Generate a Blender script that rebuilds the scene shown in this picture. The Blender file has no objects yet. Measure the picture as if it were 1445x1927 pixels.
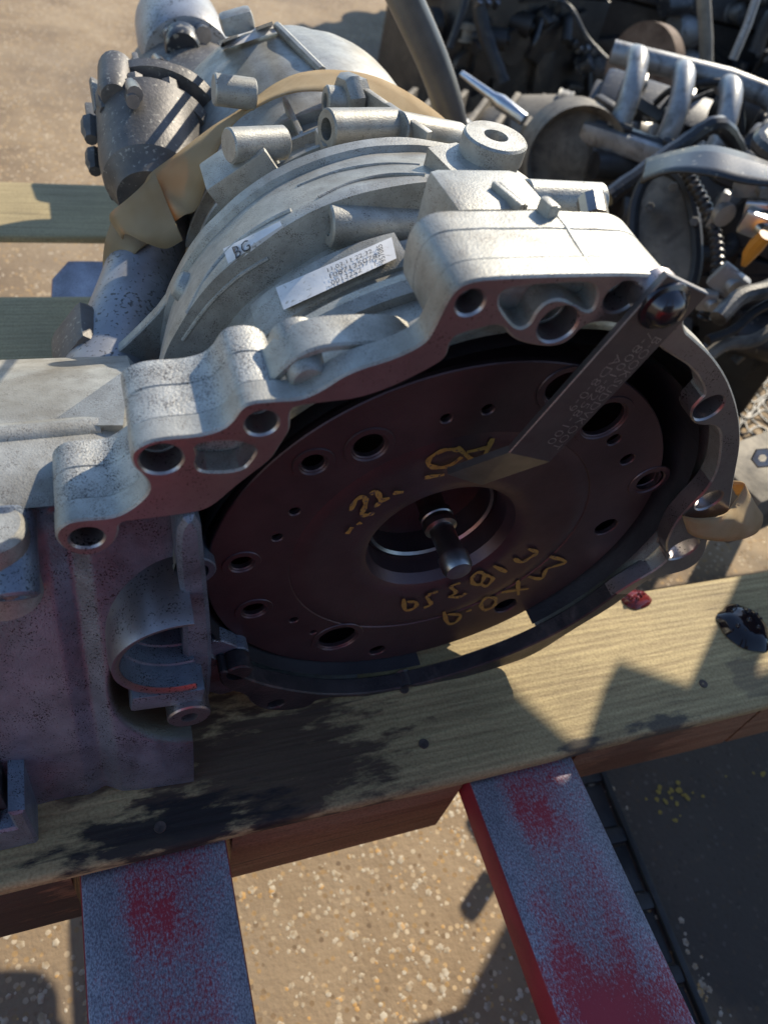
import bpy, bmesh, math, random
from mathutils import Vector, Matrix, noise as mnoise
R_ = math.radians
rnd = random.Random(11)
scene = bpy.context.scene
col = scene.collection

# ------------------------------------------------------------------ camera, sky, sun, exposure
CX, CY, FPX = 722.5, 963.5, 1440.0          # photograph's principal point and focal length (pixels)
CAM = Vector((0, 0, .62))
RW = Matrix(((.93800596, .10202468, -.33126391), (-.29175462, .74839638, -.59563588), (.18714715, .65535778, .73176644)))
cd = bpy.data.cameras.new('camera'); cam = bpy.data.objects.new('camera', cd); col.objects.link(cam)
cam.matrix_world = Matrix.Translation(CAM) @ RW.to_4x4()
cd.sensor_fit = 'VERTICAL'; cd.sensor_height = 36; cd.sensor_width = 27; cd.lens = FPX / 1927 * 36
cd.clip_start = .02; cd.clip_end = 200
cd.dof.use_dof = True; cd.dof.focus_distance = .56; cd.dof.aperture_fstop = 7.0
scene.camera = cam
SUN = Vector((1.1, .85, 1.0)).normalized()   # towards the sun
w = bpy.data.worlds.new('World'); scene.world = w; w.use_nodes = True
nt = w.node_tree; bg = nt.nodes['Background']
sky = nt.nodes.new('ShaderNodeTexSky'); sky.sky_type = 'NISHITA'; sky.sun_disc = False; sky.ozone_density = 3.0; sky.dust_density = .2
sky.sun_elevation = math.asin(SUN.z); sky.sun_rotation = math.atan2(SUN.x, SUN.y)
nt.links.new(sky.outputs[0], bg.inputs[0]); bg.inputs[1].default_value = .14
sd = bpy.data.lights.new('sun', 'SUN'); sd.energy = 4.4; sd.angle = R_(.53); sd.color = (1, .90, .73)
so = bpy.data.objects.new('sun', sd); col.objects.link(so); so.rotation_euler = (-SUN).to_track_quat('-Z', 'Y').to_euler()
vs = scene.view_settings; vs.view_transform = 'Standard'; vs.look = 'None'; vs.gamma = 1; vs.exposure = .58; vs.use_curve_mapping = False

# ------------------------------------------------------------------ measuring helpers (gearbox frame: a right, b back along its axis, c up)
T2 = R_(2.0)
O = Vector((.2345, .28609, .1979)); EX = Vector((1, 0, 0)); EY = Vector((0, math.cos(T2), math.sin(T2))); EZ = Vector((0, -math.sin(T2), math.cos(T2)))
GROUND = -.35
def ray(u, v): return RW @ Vector((u - CX, -(v - CY), -FPX))
def toloc(p): q = p - O; return Vector((q.dot(EX), q.dot(EY), q.dot(EZ)))
def toworld(p): return O + EX * p[0] + EY * p[1] + EZ * p[2]
def L(u, v, b=0.0):                          # sight line met with the plane at depth b behind the flange face
    r = ray(u, v); t = ((O + EY * b - CAM).dot(EY)) / r.dot(EY); return toloc(CAM + r * t)
def Lc(u, v, c):
    r = ray(u, v); t = ((O + EZ * c - CAM).dot(EZ)) / r.dot(EZ); return toloc(CAM + r * t)
def Wz(u, v, z):
    r = ray(u, v); t = (z - CAM.z) / r.z; return CAM + r * t
def Wy(u, v, y):
    r = ray(u, v); t = (y - CAM.y) / r.y; return CAM + r * t
PROFILE = [(.004, .2035), (.03, .2025), (.06, .197), (.10, .180), (.118, .177), (.145, .176), (.150, .169), (.166, .171), (.1695, .190), (.171, .1985), (.178, .1990), (.245, .1805),
           (.2475, .1845), (.258, .1845), (.261, .176), (.264, .162), (.285, .155), (.32, .148), (.36, .138), (.40, .133), (.445, .131), (.452, .132), (.456, .134), (.462, .138), (.50, .141), (.56, .139), (.60, .133), (.63, .122), (.66, .10), (.68, .06), (.685, .0)]
def prof(b):
    for (b0, r0), (b1, r1) in zip(PROFILE, PROFILE[1:]):
        if b0 <= b <= b1: return r0 + (r1 - r0) * (b - b0) / (b1 - b0)
    return 0 if b > .6 else .2035
def onbody(u, v, eps=0.0):                   # sight line met with the turned body of the casing
    d = ray(u, v).normalized(); t = .3
    while t < 2.2:
        p = toloc(CAM + d * t)
        if .01 < p.y < .685 and math.hypot(p.x, p.z) < prof(p.y) + eps: return p
        t += .0004
    return L(u, v, .3)

# ------------------------------------------------------------------ materials
MATS = {}
def lin(*c): return (c[0], c[1], c[2], 1)
def M(name, c1, c2=None, scale=40., rough=.6, rough2=None, metal=0., bump=.0, bscale=200., speck=None, coat=0., detail=6., stain=None):
    """two-tone noise colour, rough, bump; speck = (colour, scale, amount)"""
    if name in MATS: return MATS[name]
    m = bpy.data.materials.new(name); m.use_nodes = True; n = m.node_tree; N = n.nodes; K = n.links.new
    p = N['Principled BSDF']; tc = N.new('ShaderNodeTexCoord'); P = tc.outputs['Object']
    no = N.new('ShaderNodeTexNoise'); no.inputs['Scale'].default_value = scale; no.inputs['Detail'].default_value = detail; no.inputs['Roughness'].default_value = .65; K(P, no.inputs['Vector'])
    cr = N.new('ShaderNodeValToRGB'); cr.color_ramp.elements[0].position = .33; cr.color_ramp.elements[1].position = .67
    cr.color_ramp.elements[0].color = lin(*c1); cr.color_ramp.elements[1].color = lin(*(c2 or c1)); K(no.outputs['Fac'], cr.inputs['Fac']); C = cr.outputs['Color']
    if stain:
        sn = N.new('ShaderNodeTexNoise'); sn.inputs['Scale'].default_value = stain[1]; sn.inputs['Detail'].default_value = 9; sn.inputs['Roughness'].default_value = .62; sn.inputs['Distortion'].default_value = .6; K(P, sn.inputs['Vector'])
        s0 = N.new('ShaderNodeMapRange'); s0.inputs['From Min'].default_value = stain[2]; s0.inputs['From Max'].default_value = stain[3]; s0.inputs['To Max'].default_value = stain[4]; K(sn.outputs['Fac'], s0.inputs['Value'])
        mz = N.new('ShaderNodeMix'); mz.data_type = 'RGBA'; K(s0.outputs[0], mz.inputs['Factor']); K(C, mz.inputs['A']); mz.inputs['B'].default_value = lin(*stain[0]); C = mz.outputs['Result']
    if speck:
        s = N.new('ShaderNodeTexNoise'); s.inputs['Scale'].default_value = speck[1]; s.inputs['Detail'].default_value = 3; K(P, s.inputs['Vector'])
        big = N.new('ShaderNodeTexNoise'); big.inputs['Scale'].default_value = speck[1] * .07; K(P, big.inputs['Vector'])
        ad = N.new('ShaderNodeMath'); ad.operation = 'MULTIPLY_ADD'; ad.inputs[1].default_value = .35; K(big.outputs['Fac'], ad.inputs[0]); K(s.outputs['Fac'], ad.inputs[2])
        sr = N.new('ShaderNodeMapRange'); sr.inputs['From Min'].default_value = .80 - speck[2]; sr.inputs['From Max'].default_value = .87 - speck[2]; K(ad.outputs[0], sr.inputs['Value'])
        mx = N.new('ShaderNodeMix'); mx.data_type = 'RGBA'; K(sr.outputs[0], mx.inputs['Factor']); K(C, mx.inputs['A']); mx.inputs['B'].default_value = lin(*speck[0]); C = mx.outputs['Result']
    K(C, p.inputs['Base Color']); p.inputs['Metallic'].default_value = metal
    rr = N.new('ShaderNodeMapRange'); rr.inputs['To Min'].default_value = rough; rr.inputs['To Max'].default_value = rough2 if rough2 is not None else rough; K(no.outputs['Fac'], rr.inputs['Value']); K(rr.outputs[0], p.inputs['Roughness'])
    if coat: p.inputs['Coat Weight'].default_value = coat; p.inputs['Coat Roughness'].default_value = .08
    if bump:
        b = N.new('ShaderNodeTexNoise'); b.inputs['Scale'].default_value = bscale; b.inputs['Detail'].default_value = 5; K(P, b.inputs['Vector'])
        bp = N.new('ShaderNodeBump'); bp.inputs['Strength'].default_value = bump; bp.inputs['Distance'].default_value = .002; K(b.outputs['Fac'], bp.inputs['Height']); K(bp.outputs[0], p.inputs['Normal'])
    MATS[name] = m; return m
CAST = M('cast_aluminium', (.32, .312, .28), (.46, .45, .405), 60, .56, .42, .45, .2, 800, ((.13, .11, .09), 1500, .03), stain=((.185, .16, .12), 10, .46, .70, .85))
CAST2 = M('cast_aluminium_pitted', (.36, .35, .32), (.52, .51, .465), 70, .56, .44, .42, .35, 700, ((.07, .06, .055), 1300, .075), stain=((.22, .18, .13), 14, .52, .74, .6))
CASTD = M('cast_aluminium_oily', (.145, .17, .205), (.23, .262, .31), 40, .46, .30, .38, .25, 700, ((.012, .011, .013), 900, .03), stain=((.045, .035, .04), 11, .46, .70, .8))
GRIME = M('oily_lip', (.03, .027, .03), (.075, .066, .066), 30, .5, .32, .4, .3, 400, stain=((.17, .13, .12), 26, .56, .70, .7))
FACE = M('machined_face', (.30, .265, .265), (.42, .38, .375), 30, .42, .27, .88, .05, 900, ((.06, .045, .045), 700, .0))
BORE = M('bored_metal', (.55, .54, .50), (.70, .68, .64), 60, .32, .25, .9, .06, 300)
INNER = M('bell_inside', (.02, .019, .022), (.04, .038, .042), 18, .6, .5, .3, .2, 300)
STEELD = M('converter_steel', (.075, .048, .052), (.125, .082, .085), 12, .5, .36, .7, .08, 500, ((.05, .035, .035), 300, -.2))
SHAFT = M('bright_steel', (.26, .245, .24), (.38, .36, .35), 80, .36, .26, 1., .02, 800)
BRKT = M('bracket_steel', (.13, .123, .127), (.20, .19, .195), 30, .48, .34, .9, .05, 700)
ENGR = M('stamped_edge', (.62, .60, .58), None, 30, .35, None, .9)
BOLT = M('black_oxide_bolt', (.06, .055, .06), (.12, .11, .115), 40, .22, .16, .85)
DARKM = M('dark_casting', (.085, .08, .075), (.17, .155, .14), 22, .6, .5, .35, .25, 300, ((.3, .28, .24), 240, .0))
TUBE = M('blued_tube', (.24, .245, .26), (.36, .365, .38), 15, .52, .40, .5, .1, 300, ((.10, .09, .08), 300, .03), stain=((.16, .14, .11), 12, .48, .72, .7))
PAPER = M('sticker_paper', (.60, .59, .58), (.72, .71, .70), 60, .55, None, 0, .05, 400, ((.42, .40, .36), 260, .0))
INK = M('sticker_ink', (.05, .05, .055), (.10, .10, .10), 300, .7)
CHALK = M('yellow_marker', (.24, .135, .03), (.36, .21, .045), 160, .65, None, 0, .0, 1, ((.09, .055, .045), 420, .05))
NAIL = M('nail_rust', (.06, .05, .045), (.14, .10, .08), 200, .6, None, .5)
RUBBER = M('black_rubber', (.018, .018, .019), (.035, .034, .034), 30, .6, .45, 0, .1, 200)
BLACKP = M('black_plastic', (.02, .02, .022), (.045, .045, .047), 25, .42, .3, 0, .1, 220, ((.25, .22, .17), 120, .0))
DUSTY = M('dusty_metal', (.12, .105, .085), (.27, .235, .18), 12, .75, .6, .15, .3, 160, stain=((.05, .043, .036), 18, .48, .66, .85))
RUSTY = M('rusty_iron', (.09, .05, .03), (.20, .13, .085), 20, .85, .7, .2, .4, 180)
ALUB = M('bright_casting', (.26, .26, .255), (.42, .42, .41), 20, .5, .38, .45, .2, 260, stain=((.10, .09, .08), 22, .5, .66, .8))
ALUG = M('grey_casting', (.10, .097, .092), (.24, .23, .21), 16, .6, .45, .4, .3, 220, stain=((.035, .032, .03), 25, .48, .64, .8))
IRON = M('black_iron', (.018, .018, .02), (.05, .047, .044), 14, .55, .4, .3, .3, 150, stain=((.13, .11, .085), 16, .56, .74, .7))
COPPER = M('copper_clay', (.42, .20, .10), (.55, .30, .17), 40, .5, None, .2)
ORANGE = M('orange_plastic', (.62, .22, .02), (.7, .28, .03), 40, .35)
SILVER = M('foil_shield', (.50, .51, .52), (.64, .65, .65), 30, .35, .25, 1., .2, 80)
REDP = M('red_paint', (.45, .018, .014), (.58, .03, .022), 12, .42, .3, 0, .06, 200)
WEBB = None

def webbing():
    m = bpy.data.materials.new('strap_webbing'); m.use_nodes = True; n = m.node_tree; N = n.nodes; K = n.links.new
    p = N['Principled BSDF']; tc = N.new('ShaderNodeTexCoord')
    wv = N.new('ShaderNodeTexWave'); wv.inputs['Scale'].default_value = 26; wv.inputs['Distortion'].default_value = .4; wv.bands_direction = 'X'; K(tc.outputs['UV'], wv.inputs['Vector'])
    no = N.new('ShaderNodeTexNoise'); no.inputs['Scale'].default_value = 30; K(tc.outputs['Object'], no.inputs['Vector'])
    cr = N.new('ShaderNodeValToRGB'); cr.color_ramp.elements[0].position = .3; cr.color_ramp.elements[1].position = .72
    cr.color_ramp.elements[0].color = (.52, .37, .19, 1); cr.color_ramp.elements[1].color = (.74, .59, .36, 1); K(no.outputs['Fac'], cr.inputs['Fac'])
    mx = N.new('ShaderNodeMix'); mx.data_type = 'RGBA'; mx.blend_type = 'MULTIPLY'; K(wv.outputs['Fac'], mx.inputs['B']); K(cr.outputs[0], mx.inputs['A']); mx.inputs['Factor'].default_value = .35
    K(mx.outputs['Result'], p.inputs['Base Color']); p.inputs['Roughness'].default_value = .85
    bp = N.new('ShaderNodeBump'); bp.inputs['Strength'].default_value = .5; bp.inputs['Distance'].default_value = .001; K(wv.outputs['Fac'], bp.inputs['Height']); K(bp.outputs[0], p.inputs['Normal'])
    tr = N.new('ShaderNodeBsdfTranslucent'); tr.inputs['Color'].default_value = (.66, .40, .14, 1)
    ms = N.new('ShaderNodeMixShader'); ms.inputs[0].default_value = .34; K(p.outputs[0], ms.inputs[1]); K(tr.outputs[0], ms.inputs[2]); K(ms.outputs[0], N['Material Output'].inputs['Surface'])
    return m
WEBB = webbing()

def wood(name, c1, c2, stains=(), axis=0, seed=0.):
    """sawn softwood: long grain along X, saw ridges, noise tint, oil stains = (x, y, z, radius, colour, strength)"""
    m = bpy.data.materials.new(name); m.use_nodes = True; n = m.node_tree; N = n.nodes; K = n.links.new
    p = N['Principled BSDF']; tc = N.new('ShaderNodeTexCoord'); P = tc.outputs['Object']
    mp = N.new('ShaderNodeMapping'); mp.inputs['Scale'].default_value = (2.6, 34, 34); mp.inputs['Location'].default_value = (seed, seed * 2, 0); K(P, mp.inputs['Vector'])
    g = N.new('ShaderNodeTexNoise'); g.inputs['Scale'].default_value = 3.2; g.inputs['Detail'].default_value = 8; g.inputs['Roughness'].default_value = .7; g.inputs['Distortion'].default_value = .35; K(mp.outputs[0], g.inputs['Vector'])
    wv = N.new('ShaderNodeTexWave'); wv.bands_direction = 'Y'; wv.inputs['Scale'].default_value = 1.25; wv.inputs['Distortion'].default_value = 9; wv.inputs['Detail'].default_value = 5; wv.inputs['Detail Scale'].default_value = 1.1; K(mp.outputs[0], wv.inputs['Vector'])
    mix = N.new('ShaderNodeMath'); mix.operation = 'MULTIPLY_ADD'; mix.inputs[1].default_value = .17; K(wv.outputs['Fac'], mix.inputs[0]); K(g.outputs['Fac'], mix.inputs[2])
    cr = N.new('ShaderNodeValToRGB'); cr.color_ramp.elements[0].position = .30; cr.color_ramp.elements[1].position = .86; cr.color_ramp.elements[0].color = lin(*c1); cr.color_ramp.elements[1].color = lin(*c2); K(mix.outputs[0], cr.inputs['Fac']); C = cr.outputs['Color']
    big = N.new('ShaderNodeTexNoise'); big.inputs['Scale'].default_value = 7; big.inputs['Detail'].default_value = 5; K(P, big.inputs['Vector'])
    mb = N.new('ShaderNodeMix'); mb.data_type = 'RGBA'; mb.blend_type = 'MULTIPLY'; mb.inputs['Factor'].default_value = .5; K(C, mb.inputs['A'])
    b2 = N.new('ShaderNodeValToRGB'); b2.color_ramp.elements[0].position = .3; b2.color_ramp.elements[0].color = (.5, .5, .52, 1); b2.color_ramp.elements[1].position = .65; K(big.outputs['Fac'], b2.inputs['Fac']); K(b2.outputs[0], mb.inputs['B']); C = mb.outputs['Result']
    sn = N.new('ShaderNodeMapping'); sn.inputs['Scale'].default_value = (14, 45, 45); K(P, sn.inputs['Vector'])
    st = N.new('ShaderNodeTexNoise'); st.inputs['Scale'].default_value = 1.6; st.inputs['Detail'].default_value = 7; st.inputs['Roughness'].default_value = .62; K(sn.outputs[0], st.inputs['Vector'])
    ck = N.new('ShaderNodeMapping'); ck.inputs['Scale'].default_value = (4, 150, 150); ck.inputs['Location'].default_value = (seed, seed, 0); K(P, ck.inputs['Vector'])
    cn = N.new('ShaderNodeTexNoise'); cn.inputs['Scale'].default_value = 1.; cn.inputs['Detail'].default_value = 3; cn.inputs['Distortion'].default_value = .5; K(ck.outputs[0], cn.inputs['Vector'])
    cm = N.new('ShaderNodeMapRange'); cm.inputs['From Min'].default_value = .66; cm.inputs['From Max'].default_value = .72; cm.inputs['To Max'].default_value = .75; K(cn.outputs['Fac'], cm.inputs['Value'])
    cx_ = N.new('ShaderNodeMix'); cx_.data_type = 'RGBA'; K(cm.outputs[0], cx_.inputs['Factor']); K(C, cx_.inputs['A']); cx_.inputs['B'].default_value = (.07, .05, .03, 1); C = cx_.outputs['Result']
    fz = N.new('ShaderNodeTexNoise'); fz.inputs['Scale'].default_value = 420; fz.inputs['Detail'].default_value = 3; K(P, fz.inputs['Vector'])
    fm = N.new('ShaderNodeMix'); fm.data_type = 'RGBA'; fm.blend_type = 'MULTIPLY'; fm.inputs['Factor'].default_value = .7; K(C, fm.inputs['A'])
    fr_ = N.new('ShaderNodeValToRGB'); fr_.color_ramp.elements[0].position = .3; fr_.color_ramp.elements[0].color = (.55, .52, .48, 1); fr_.color_ramp.elements[1].position = .6; K(fz.outputs['Fac'], fr_.inputs['Fac']); K(fr_.outputs[0], fm.inputs['B']); C = fm.outputs['Result']
    for (x, y, z, rx, ry, c, s) in stains:
        q = N.new('ShaderNodeMapping'); q.vector_type = 'POINT'; q.inputs['Location'].default_value = (-x / rx, -y / ry, 0); q.inputs['Scale'].default_value = (1 / rx, 1 / ry, 0); K(P, q.inputs['Vector'])
        ln = N.new('ShaderNodeVectorMath'); ln.operation = 'LENGTH'; K(q.outputs[0], ln.inputs[0])
        ma = N.new('ShaderNodeMath'); ma.operation = 'MULTIPLY_ADD'; ma.inputs[1].default_value = 2.6; ma.inputs[2].default_value = -1.3; K(st.outputs['Fac'], ma.inputs[0])
        sb = N.new('ShaderNodeMath'); sb.operation = 'SUBTRACT'; K(ma.outputs[0], sb.inputs[0]); K(ln.outputs['Value'], sb.inputs[1])
        mr = N.new('ShaderNodeMapRange'); mr.inputs['From Min'].default_value = -.95; mr.inputs['From Max'].default_value = -.62; mr.inputs['To Max'].default_value = s; K(sb.outputs[0], mr.inputs['Value'])
        mm = N.new('ShaderNodeMix'); mm.data_type = 'RGBA'; K(mr.outputs[0], mm.inputs['Factor']); K(C, mm.inputs['A']); mm.inputs['B'].default_value = lin(*c); C = mm.outputs['Result']
    K(C, p.inputs['Base Color']); p.inputs['Roughness'].default_value = .72
    bp = N.new('ShaderNodeBump'); bp.inputs['Strength'].default_value = .6; bp.inputs['Distance'].default_value = .0018; K(mix.outputs[0], bp.inputs['Height']); K(bp.outputs[0], p.inputs['Normal'])
    return m

def fork_mat(bounds):
    """red paint rubbed through to scratched bright steel; bounds = world x extent of the fork"""
    m = bpy.data.materials.new('worn_fork_steel'); m.use_nodes = True; n = m.node_tree; N = n.nodes; K = n.links.new
    p = N['Principled BSDF']; tc = N.new('ShaderNodeTexCoord'); P = tc.outputs['Object']
    mp = N.new('ShaderNodeMapping'); mp.inputs['Scale'].default_value = (1, .55, 1); K(P, mp.inputs['Vector'])
    a = N.new('ShaderNodeTexNoise'); a.inputs['Scale'].default_value = 20; a.inputs['Detail'].default_value = 7; a.inputs['Roughness'].default_value = .6; K(mp.outputs[0], a.inputs['Vector'])
    f = N.new('ShaderNodeTexNoise'); f.inputs['Scale'].default_value = 560; f.inputs['Detail'].default_value = 4; f.inputs['Roughness'].default_value = .7; K(mp.outputs[0], f.inputs['Vector'])
    sx = N.new('ShaderNodeSeparateXYZ'); K(P, sx.inputs[0])
    ab = N.new('ShaderNodeMath'); ab.operation = 'ABSOLUTE'; K(sx.outputs['X'], ab.inputs[0])
    ed = N.new('ShaderNodeMapRange'); ed.inputs['From Min'].default_value = .022; ed.inputs['From Max'].default_value = .054; ed.inputs['To Max'].default_value = -.20; K(ab.outputs[0], ed.inputs['Value'])
    yy = N.new('ShaderNodeMapRange'); yy.inputs['From Min'].default_value = .12; yy.inputs['From Max'].default_value = -.06; yy.inputs['To Min'].default_value = -.02; yy.inputs['To Max'].default_value = .17; K(sx.outputs['Y'], yy.inputs['Value'])
    s1 = N.new('ShaderNodeMath'); s1.operation = 'MULTIPLY_ADD'; s1.inputs[1].default_value = .95; K(f.outputs['Fac'], s1.inputs[0]); K(a.outputs['Fac'], s1.inputs[2])
    s2 = N.new('ShaderNodeMath'); s2.operation = 'ADD'; K(s1.outputs[0], s2.inputs[0]); K(ed.outputs[0], s2.inputs[1])
    s3 = N.new('ShaderNodeMath'); s3.operation = 'ADD'; K(s2.outputs[0], s3.inputs[0]); K(yy.outputs[0], s3.inputs[1])
    y2 = N.new('ShaderNodeMapRange'); y2.inputs['From Min'].default_value = .22; y2.inputs['From Max'].default_value = .5; y2.inputs['To Max'].default_value = -.35; K(sx.outputs['Y'], y2.inputs['Value'])
    s4 = N.new('ShaderNodeMath'); s4.operation = 'ADD'; K(s3.outputs[0], s4.inputs[0]); K(y2.outputs[0], s4.inputs[1]); s3 = s4
    fr = N.new('ShaderNodeMapRange'); fr.inputs['From Min'].default_value = .81; fr.inputs['From Max'].default_value = 1.06; K(s3.outputs[0], fr.inputs['Value'])
    ge = N.new('ShaderNodeNewGeometry'); sg = N.new('ShaderNodeSeparateXYZ'); K(ge.outputs['Normal'], sg.inputs[0])
    up = N.new('ShaderNodeMapRange'); up.inputs['From Min'].default_value = .8; up.inputs['From Max'].default_value = .3; K(sg.outputs['Z'], up.inputs['Value'])
    mxx = N.new('ShaderNodeMath'); mxx.operation = 'MAXIMUM'; K(fr.outputs[0], mxx.inputs[0]); K(up.outputs[0], mxx.inputs[1]); W = mxx.outputs[0]
    mc = N.new('ShaderNodeMix'); mc.data_type = 'RGBA'; K(W, mc.inputs['Factor']); mc.inputs['B'].default_value = (.33, .02, .035, 1)
    gr = N.new('ShaderNodeValToRGB'); gr.color_ramp.elements[0].position = .36; gr.color_ramp.elements[1].position = .62; gr.color_ramp.elements[0].color = (.23, .21, .25, 1); gr.color_ramp.elements[1].color = (.50, .505, .54, 1)
    g2 = N.new('ShaderNodeTexNoise'); g2.inputs['Scale'].default_value = 900; g2.inputs['Detail'].default_value = 3; K(mp.outputs[0], g2.inputs['Vector']); K(g2.outputs['Fac'], gr.inputs['Fac']); K(gr.outputs[0], mc.inputs['A'])
    dk = N.new('ShaderNodeMix'); dk.data_type = 'RGBA'; dk.blend_type = 'MULTIPLY'; dk.inputs['Factor'].default_value = .8; K(mc.outputs['Result'], dk.inputs['A']); dr_ = N.new('ShaderNodeValToRGB'); dr_.color_ramp.elements[0].position = .3; dr_.color_ramp.elements[0].color = (.42, .40, .40, 1); dr_.color_ramp.elements[1].position = .6; K(a.outputs['Fac'], dr_.inputs['Fac']); K(dr_.outputs[0], dk.inputs['B'])
    K(dk.outputs['Result'], p.inputs['Base Color'])
    me = N.new('ShaderNodeMapRange'); me.inputs['To Min'].default_value = .9; me.inputs['To Max'].default_value = .0; K(W, me.inputs['Value']); K(me.outputs[0], p.inputs['Metallic'])
    ro = N.new('ShaderNodeMapRange'); ro.inputs['To Min'].default_value = .38; ro.inputs['To Max'].default_value = .62; K(f.outputs['Fac'], ro.inputs['Value']); K(ro.outputs[0], p.inputs['Roughness'])
    bp = N.new('ShaderNodeBump'); bp.inputs['Strength'].default_value = .3; bp.inputs['Distance'].default_value = .0008; K(s1.outputs[0], bp.inputs['Height']); K(bp.outputs[0], p.inputs['Normal'])
    return m

def ground_mat():
    m = bpy.data.materials.new('yard_concrete'); m.use_nodes = True; n = m.node_tree; N = n.nodes; K = n.links.new
    p = N['Principled BSDF']; tc = N.new('ShaderNodeTexCoord'); P = tc.outputs['Object']
    a = N.new('ShaderNodeTexNoise'); a.inputs['Scale'].default_value = 3.1; a.inputs['Detail'].default_value = 9; a.inputs['Roughness'].default_value = .68; K(P, a.inputs['Vector'])
    cr = N.new('ShaderNodeValToRGB'); e = cr.color_ramp.elements; e[0].position = .30; e[0].color = (.17, .112, .062, 1); e[1].position = .68; e[1].color = (.40, .295, .18, 1); x = e.new(.5); x.color = (.30, .212, .122, 1); K(a.outputs['Fac'], cr.inputs['Fac'])
    v = N.new('ShaderNodeTexVoronoi'); v.inputs['Scale'].default_value = 120; v.inputs['Randomness'].default_value = 1; K(P, v.inputs['Vector'])
    vr = N.new('ShaderNodeMapRange'); vr.inputs['From Min'].default_value = .42; vr.inputs['From Max'].default_value = .30; K(v.outputs['Distance'], vr.inputs['Value'])
    hs = N.new('ShaderNodeSeparateColor'); K(v.outputs['Color'], hs.inputs[0])
    pick = N.new('ShaderNodeMapRange'); pick.inputs['From Min'].default_value = .35; pick.inputs['From Max'].default_value = .37; K(hs.outputs[0], pick.inputs['Value'])
    mu = N.new('ShaderNodeMath'); mu.operation = 'MULTIPLY'; K(vr.outputs[0], mu.inputs[0]); K(pick.outputs[0], mu.inputs[1])
    pc = N.new('ShaderNodeValToRGB'); pe = pc.color_ramp.elements; pe[0].color = (.17, .11, .06, 1); pe[1].color = (.60, .50, .36, 1); pm = pe.new(.55); pm.color = (.45, .28, .11, 1); K(hs.outputs[1], pc.inputs['Fac'])
    mx = N.new('ShaderNodeMix'); mx.data_type = 'RGBA'; K(mu.outputs[0], mx.inputs['Factor']); K(cr.outputs[0], mx.inputs['A']); K(pc.outputs[0], mx.inputs['B'])
    o = N.new('ShaderNodeTexNoise'); o.inputs['Scale'].default_value = 1.4; o.inputs['Detail'].default_value = 6; K(P, o.inputs['Vector'])
    om = N.new('ShaderNodeMapRange'); om.inputs['From Min'].default_value = .50; om.inputs['From Max'].default_value = .66; om.inputs['To Max'].default_value = .6; K(o.outputs['Fac'], om.inputs['Value'])
    m2 = N.new('ShaderNodeMix'); m2.data_type = 'RGBA'; K(om.outputs[0], m2.inputs['Factor']); K(mx.outputs['Result'], m2.inputs['A']); m2.inputs['B'].default_value = (.13, .10, .075, 1)
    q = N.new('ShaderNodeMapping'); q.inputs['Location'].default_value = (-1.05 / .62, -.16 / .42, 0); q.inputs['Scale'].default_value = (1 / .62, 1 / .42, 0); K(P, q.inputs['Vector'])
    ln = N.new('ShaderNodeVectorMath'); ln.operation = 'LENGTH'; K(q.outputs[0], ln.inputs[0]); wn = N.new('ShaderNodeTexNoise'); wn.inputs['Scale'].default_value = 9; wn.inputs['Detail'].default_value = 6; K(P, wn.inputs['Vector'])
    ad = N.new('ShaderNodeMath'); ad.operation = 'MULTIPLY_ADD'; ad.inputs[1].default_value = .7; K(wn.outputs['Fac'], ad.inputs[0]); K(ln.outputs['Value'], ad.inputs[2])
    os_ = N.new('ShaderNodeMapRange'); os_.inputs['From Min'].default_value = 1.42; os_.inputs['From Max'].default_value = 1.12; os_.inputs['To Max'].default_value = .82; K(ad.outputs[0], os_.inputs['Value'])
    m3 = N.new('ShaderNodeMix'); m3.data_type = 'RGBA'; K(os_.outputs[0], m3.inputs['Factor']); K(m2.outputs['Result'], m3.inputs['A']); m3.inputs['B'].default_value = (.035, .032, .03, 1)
    K(m3.outputs['Result'], p.inputs['Base Color']); p.inputs['Roughness'].default_value = .82
    f = N.new('ShaderNodeTexNoise'); f.inputs['Scale'].default_value = 140; f.inputs['Detail'].default_value = 8; K(P, f.inputs['Vector'])
    bp = N.new('ShaderNodeBump'); bp.inputs['Strength'].default_value = .45; bp.inputs['Distance'].default_value = .003; K(f.outputs['Fac'], bp.inputs['Height']); K(bp.outputs[0], p.inputs['Normal'])
    return m

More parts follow.
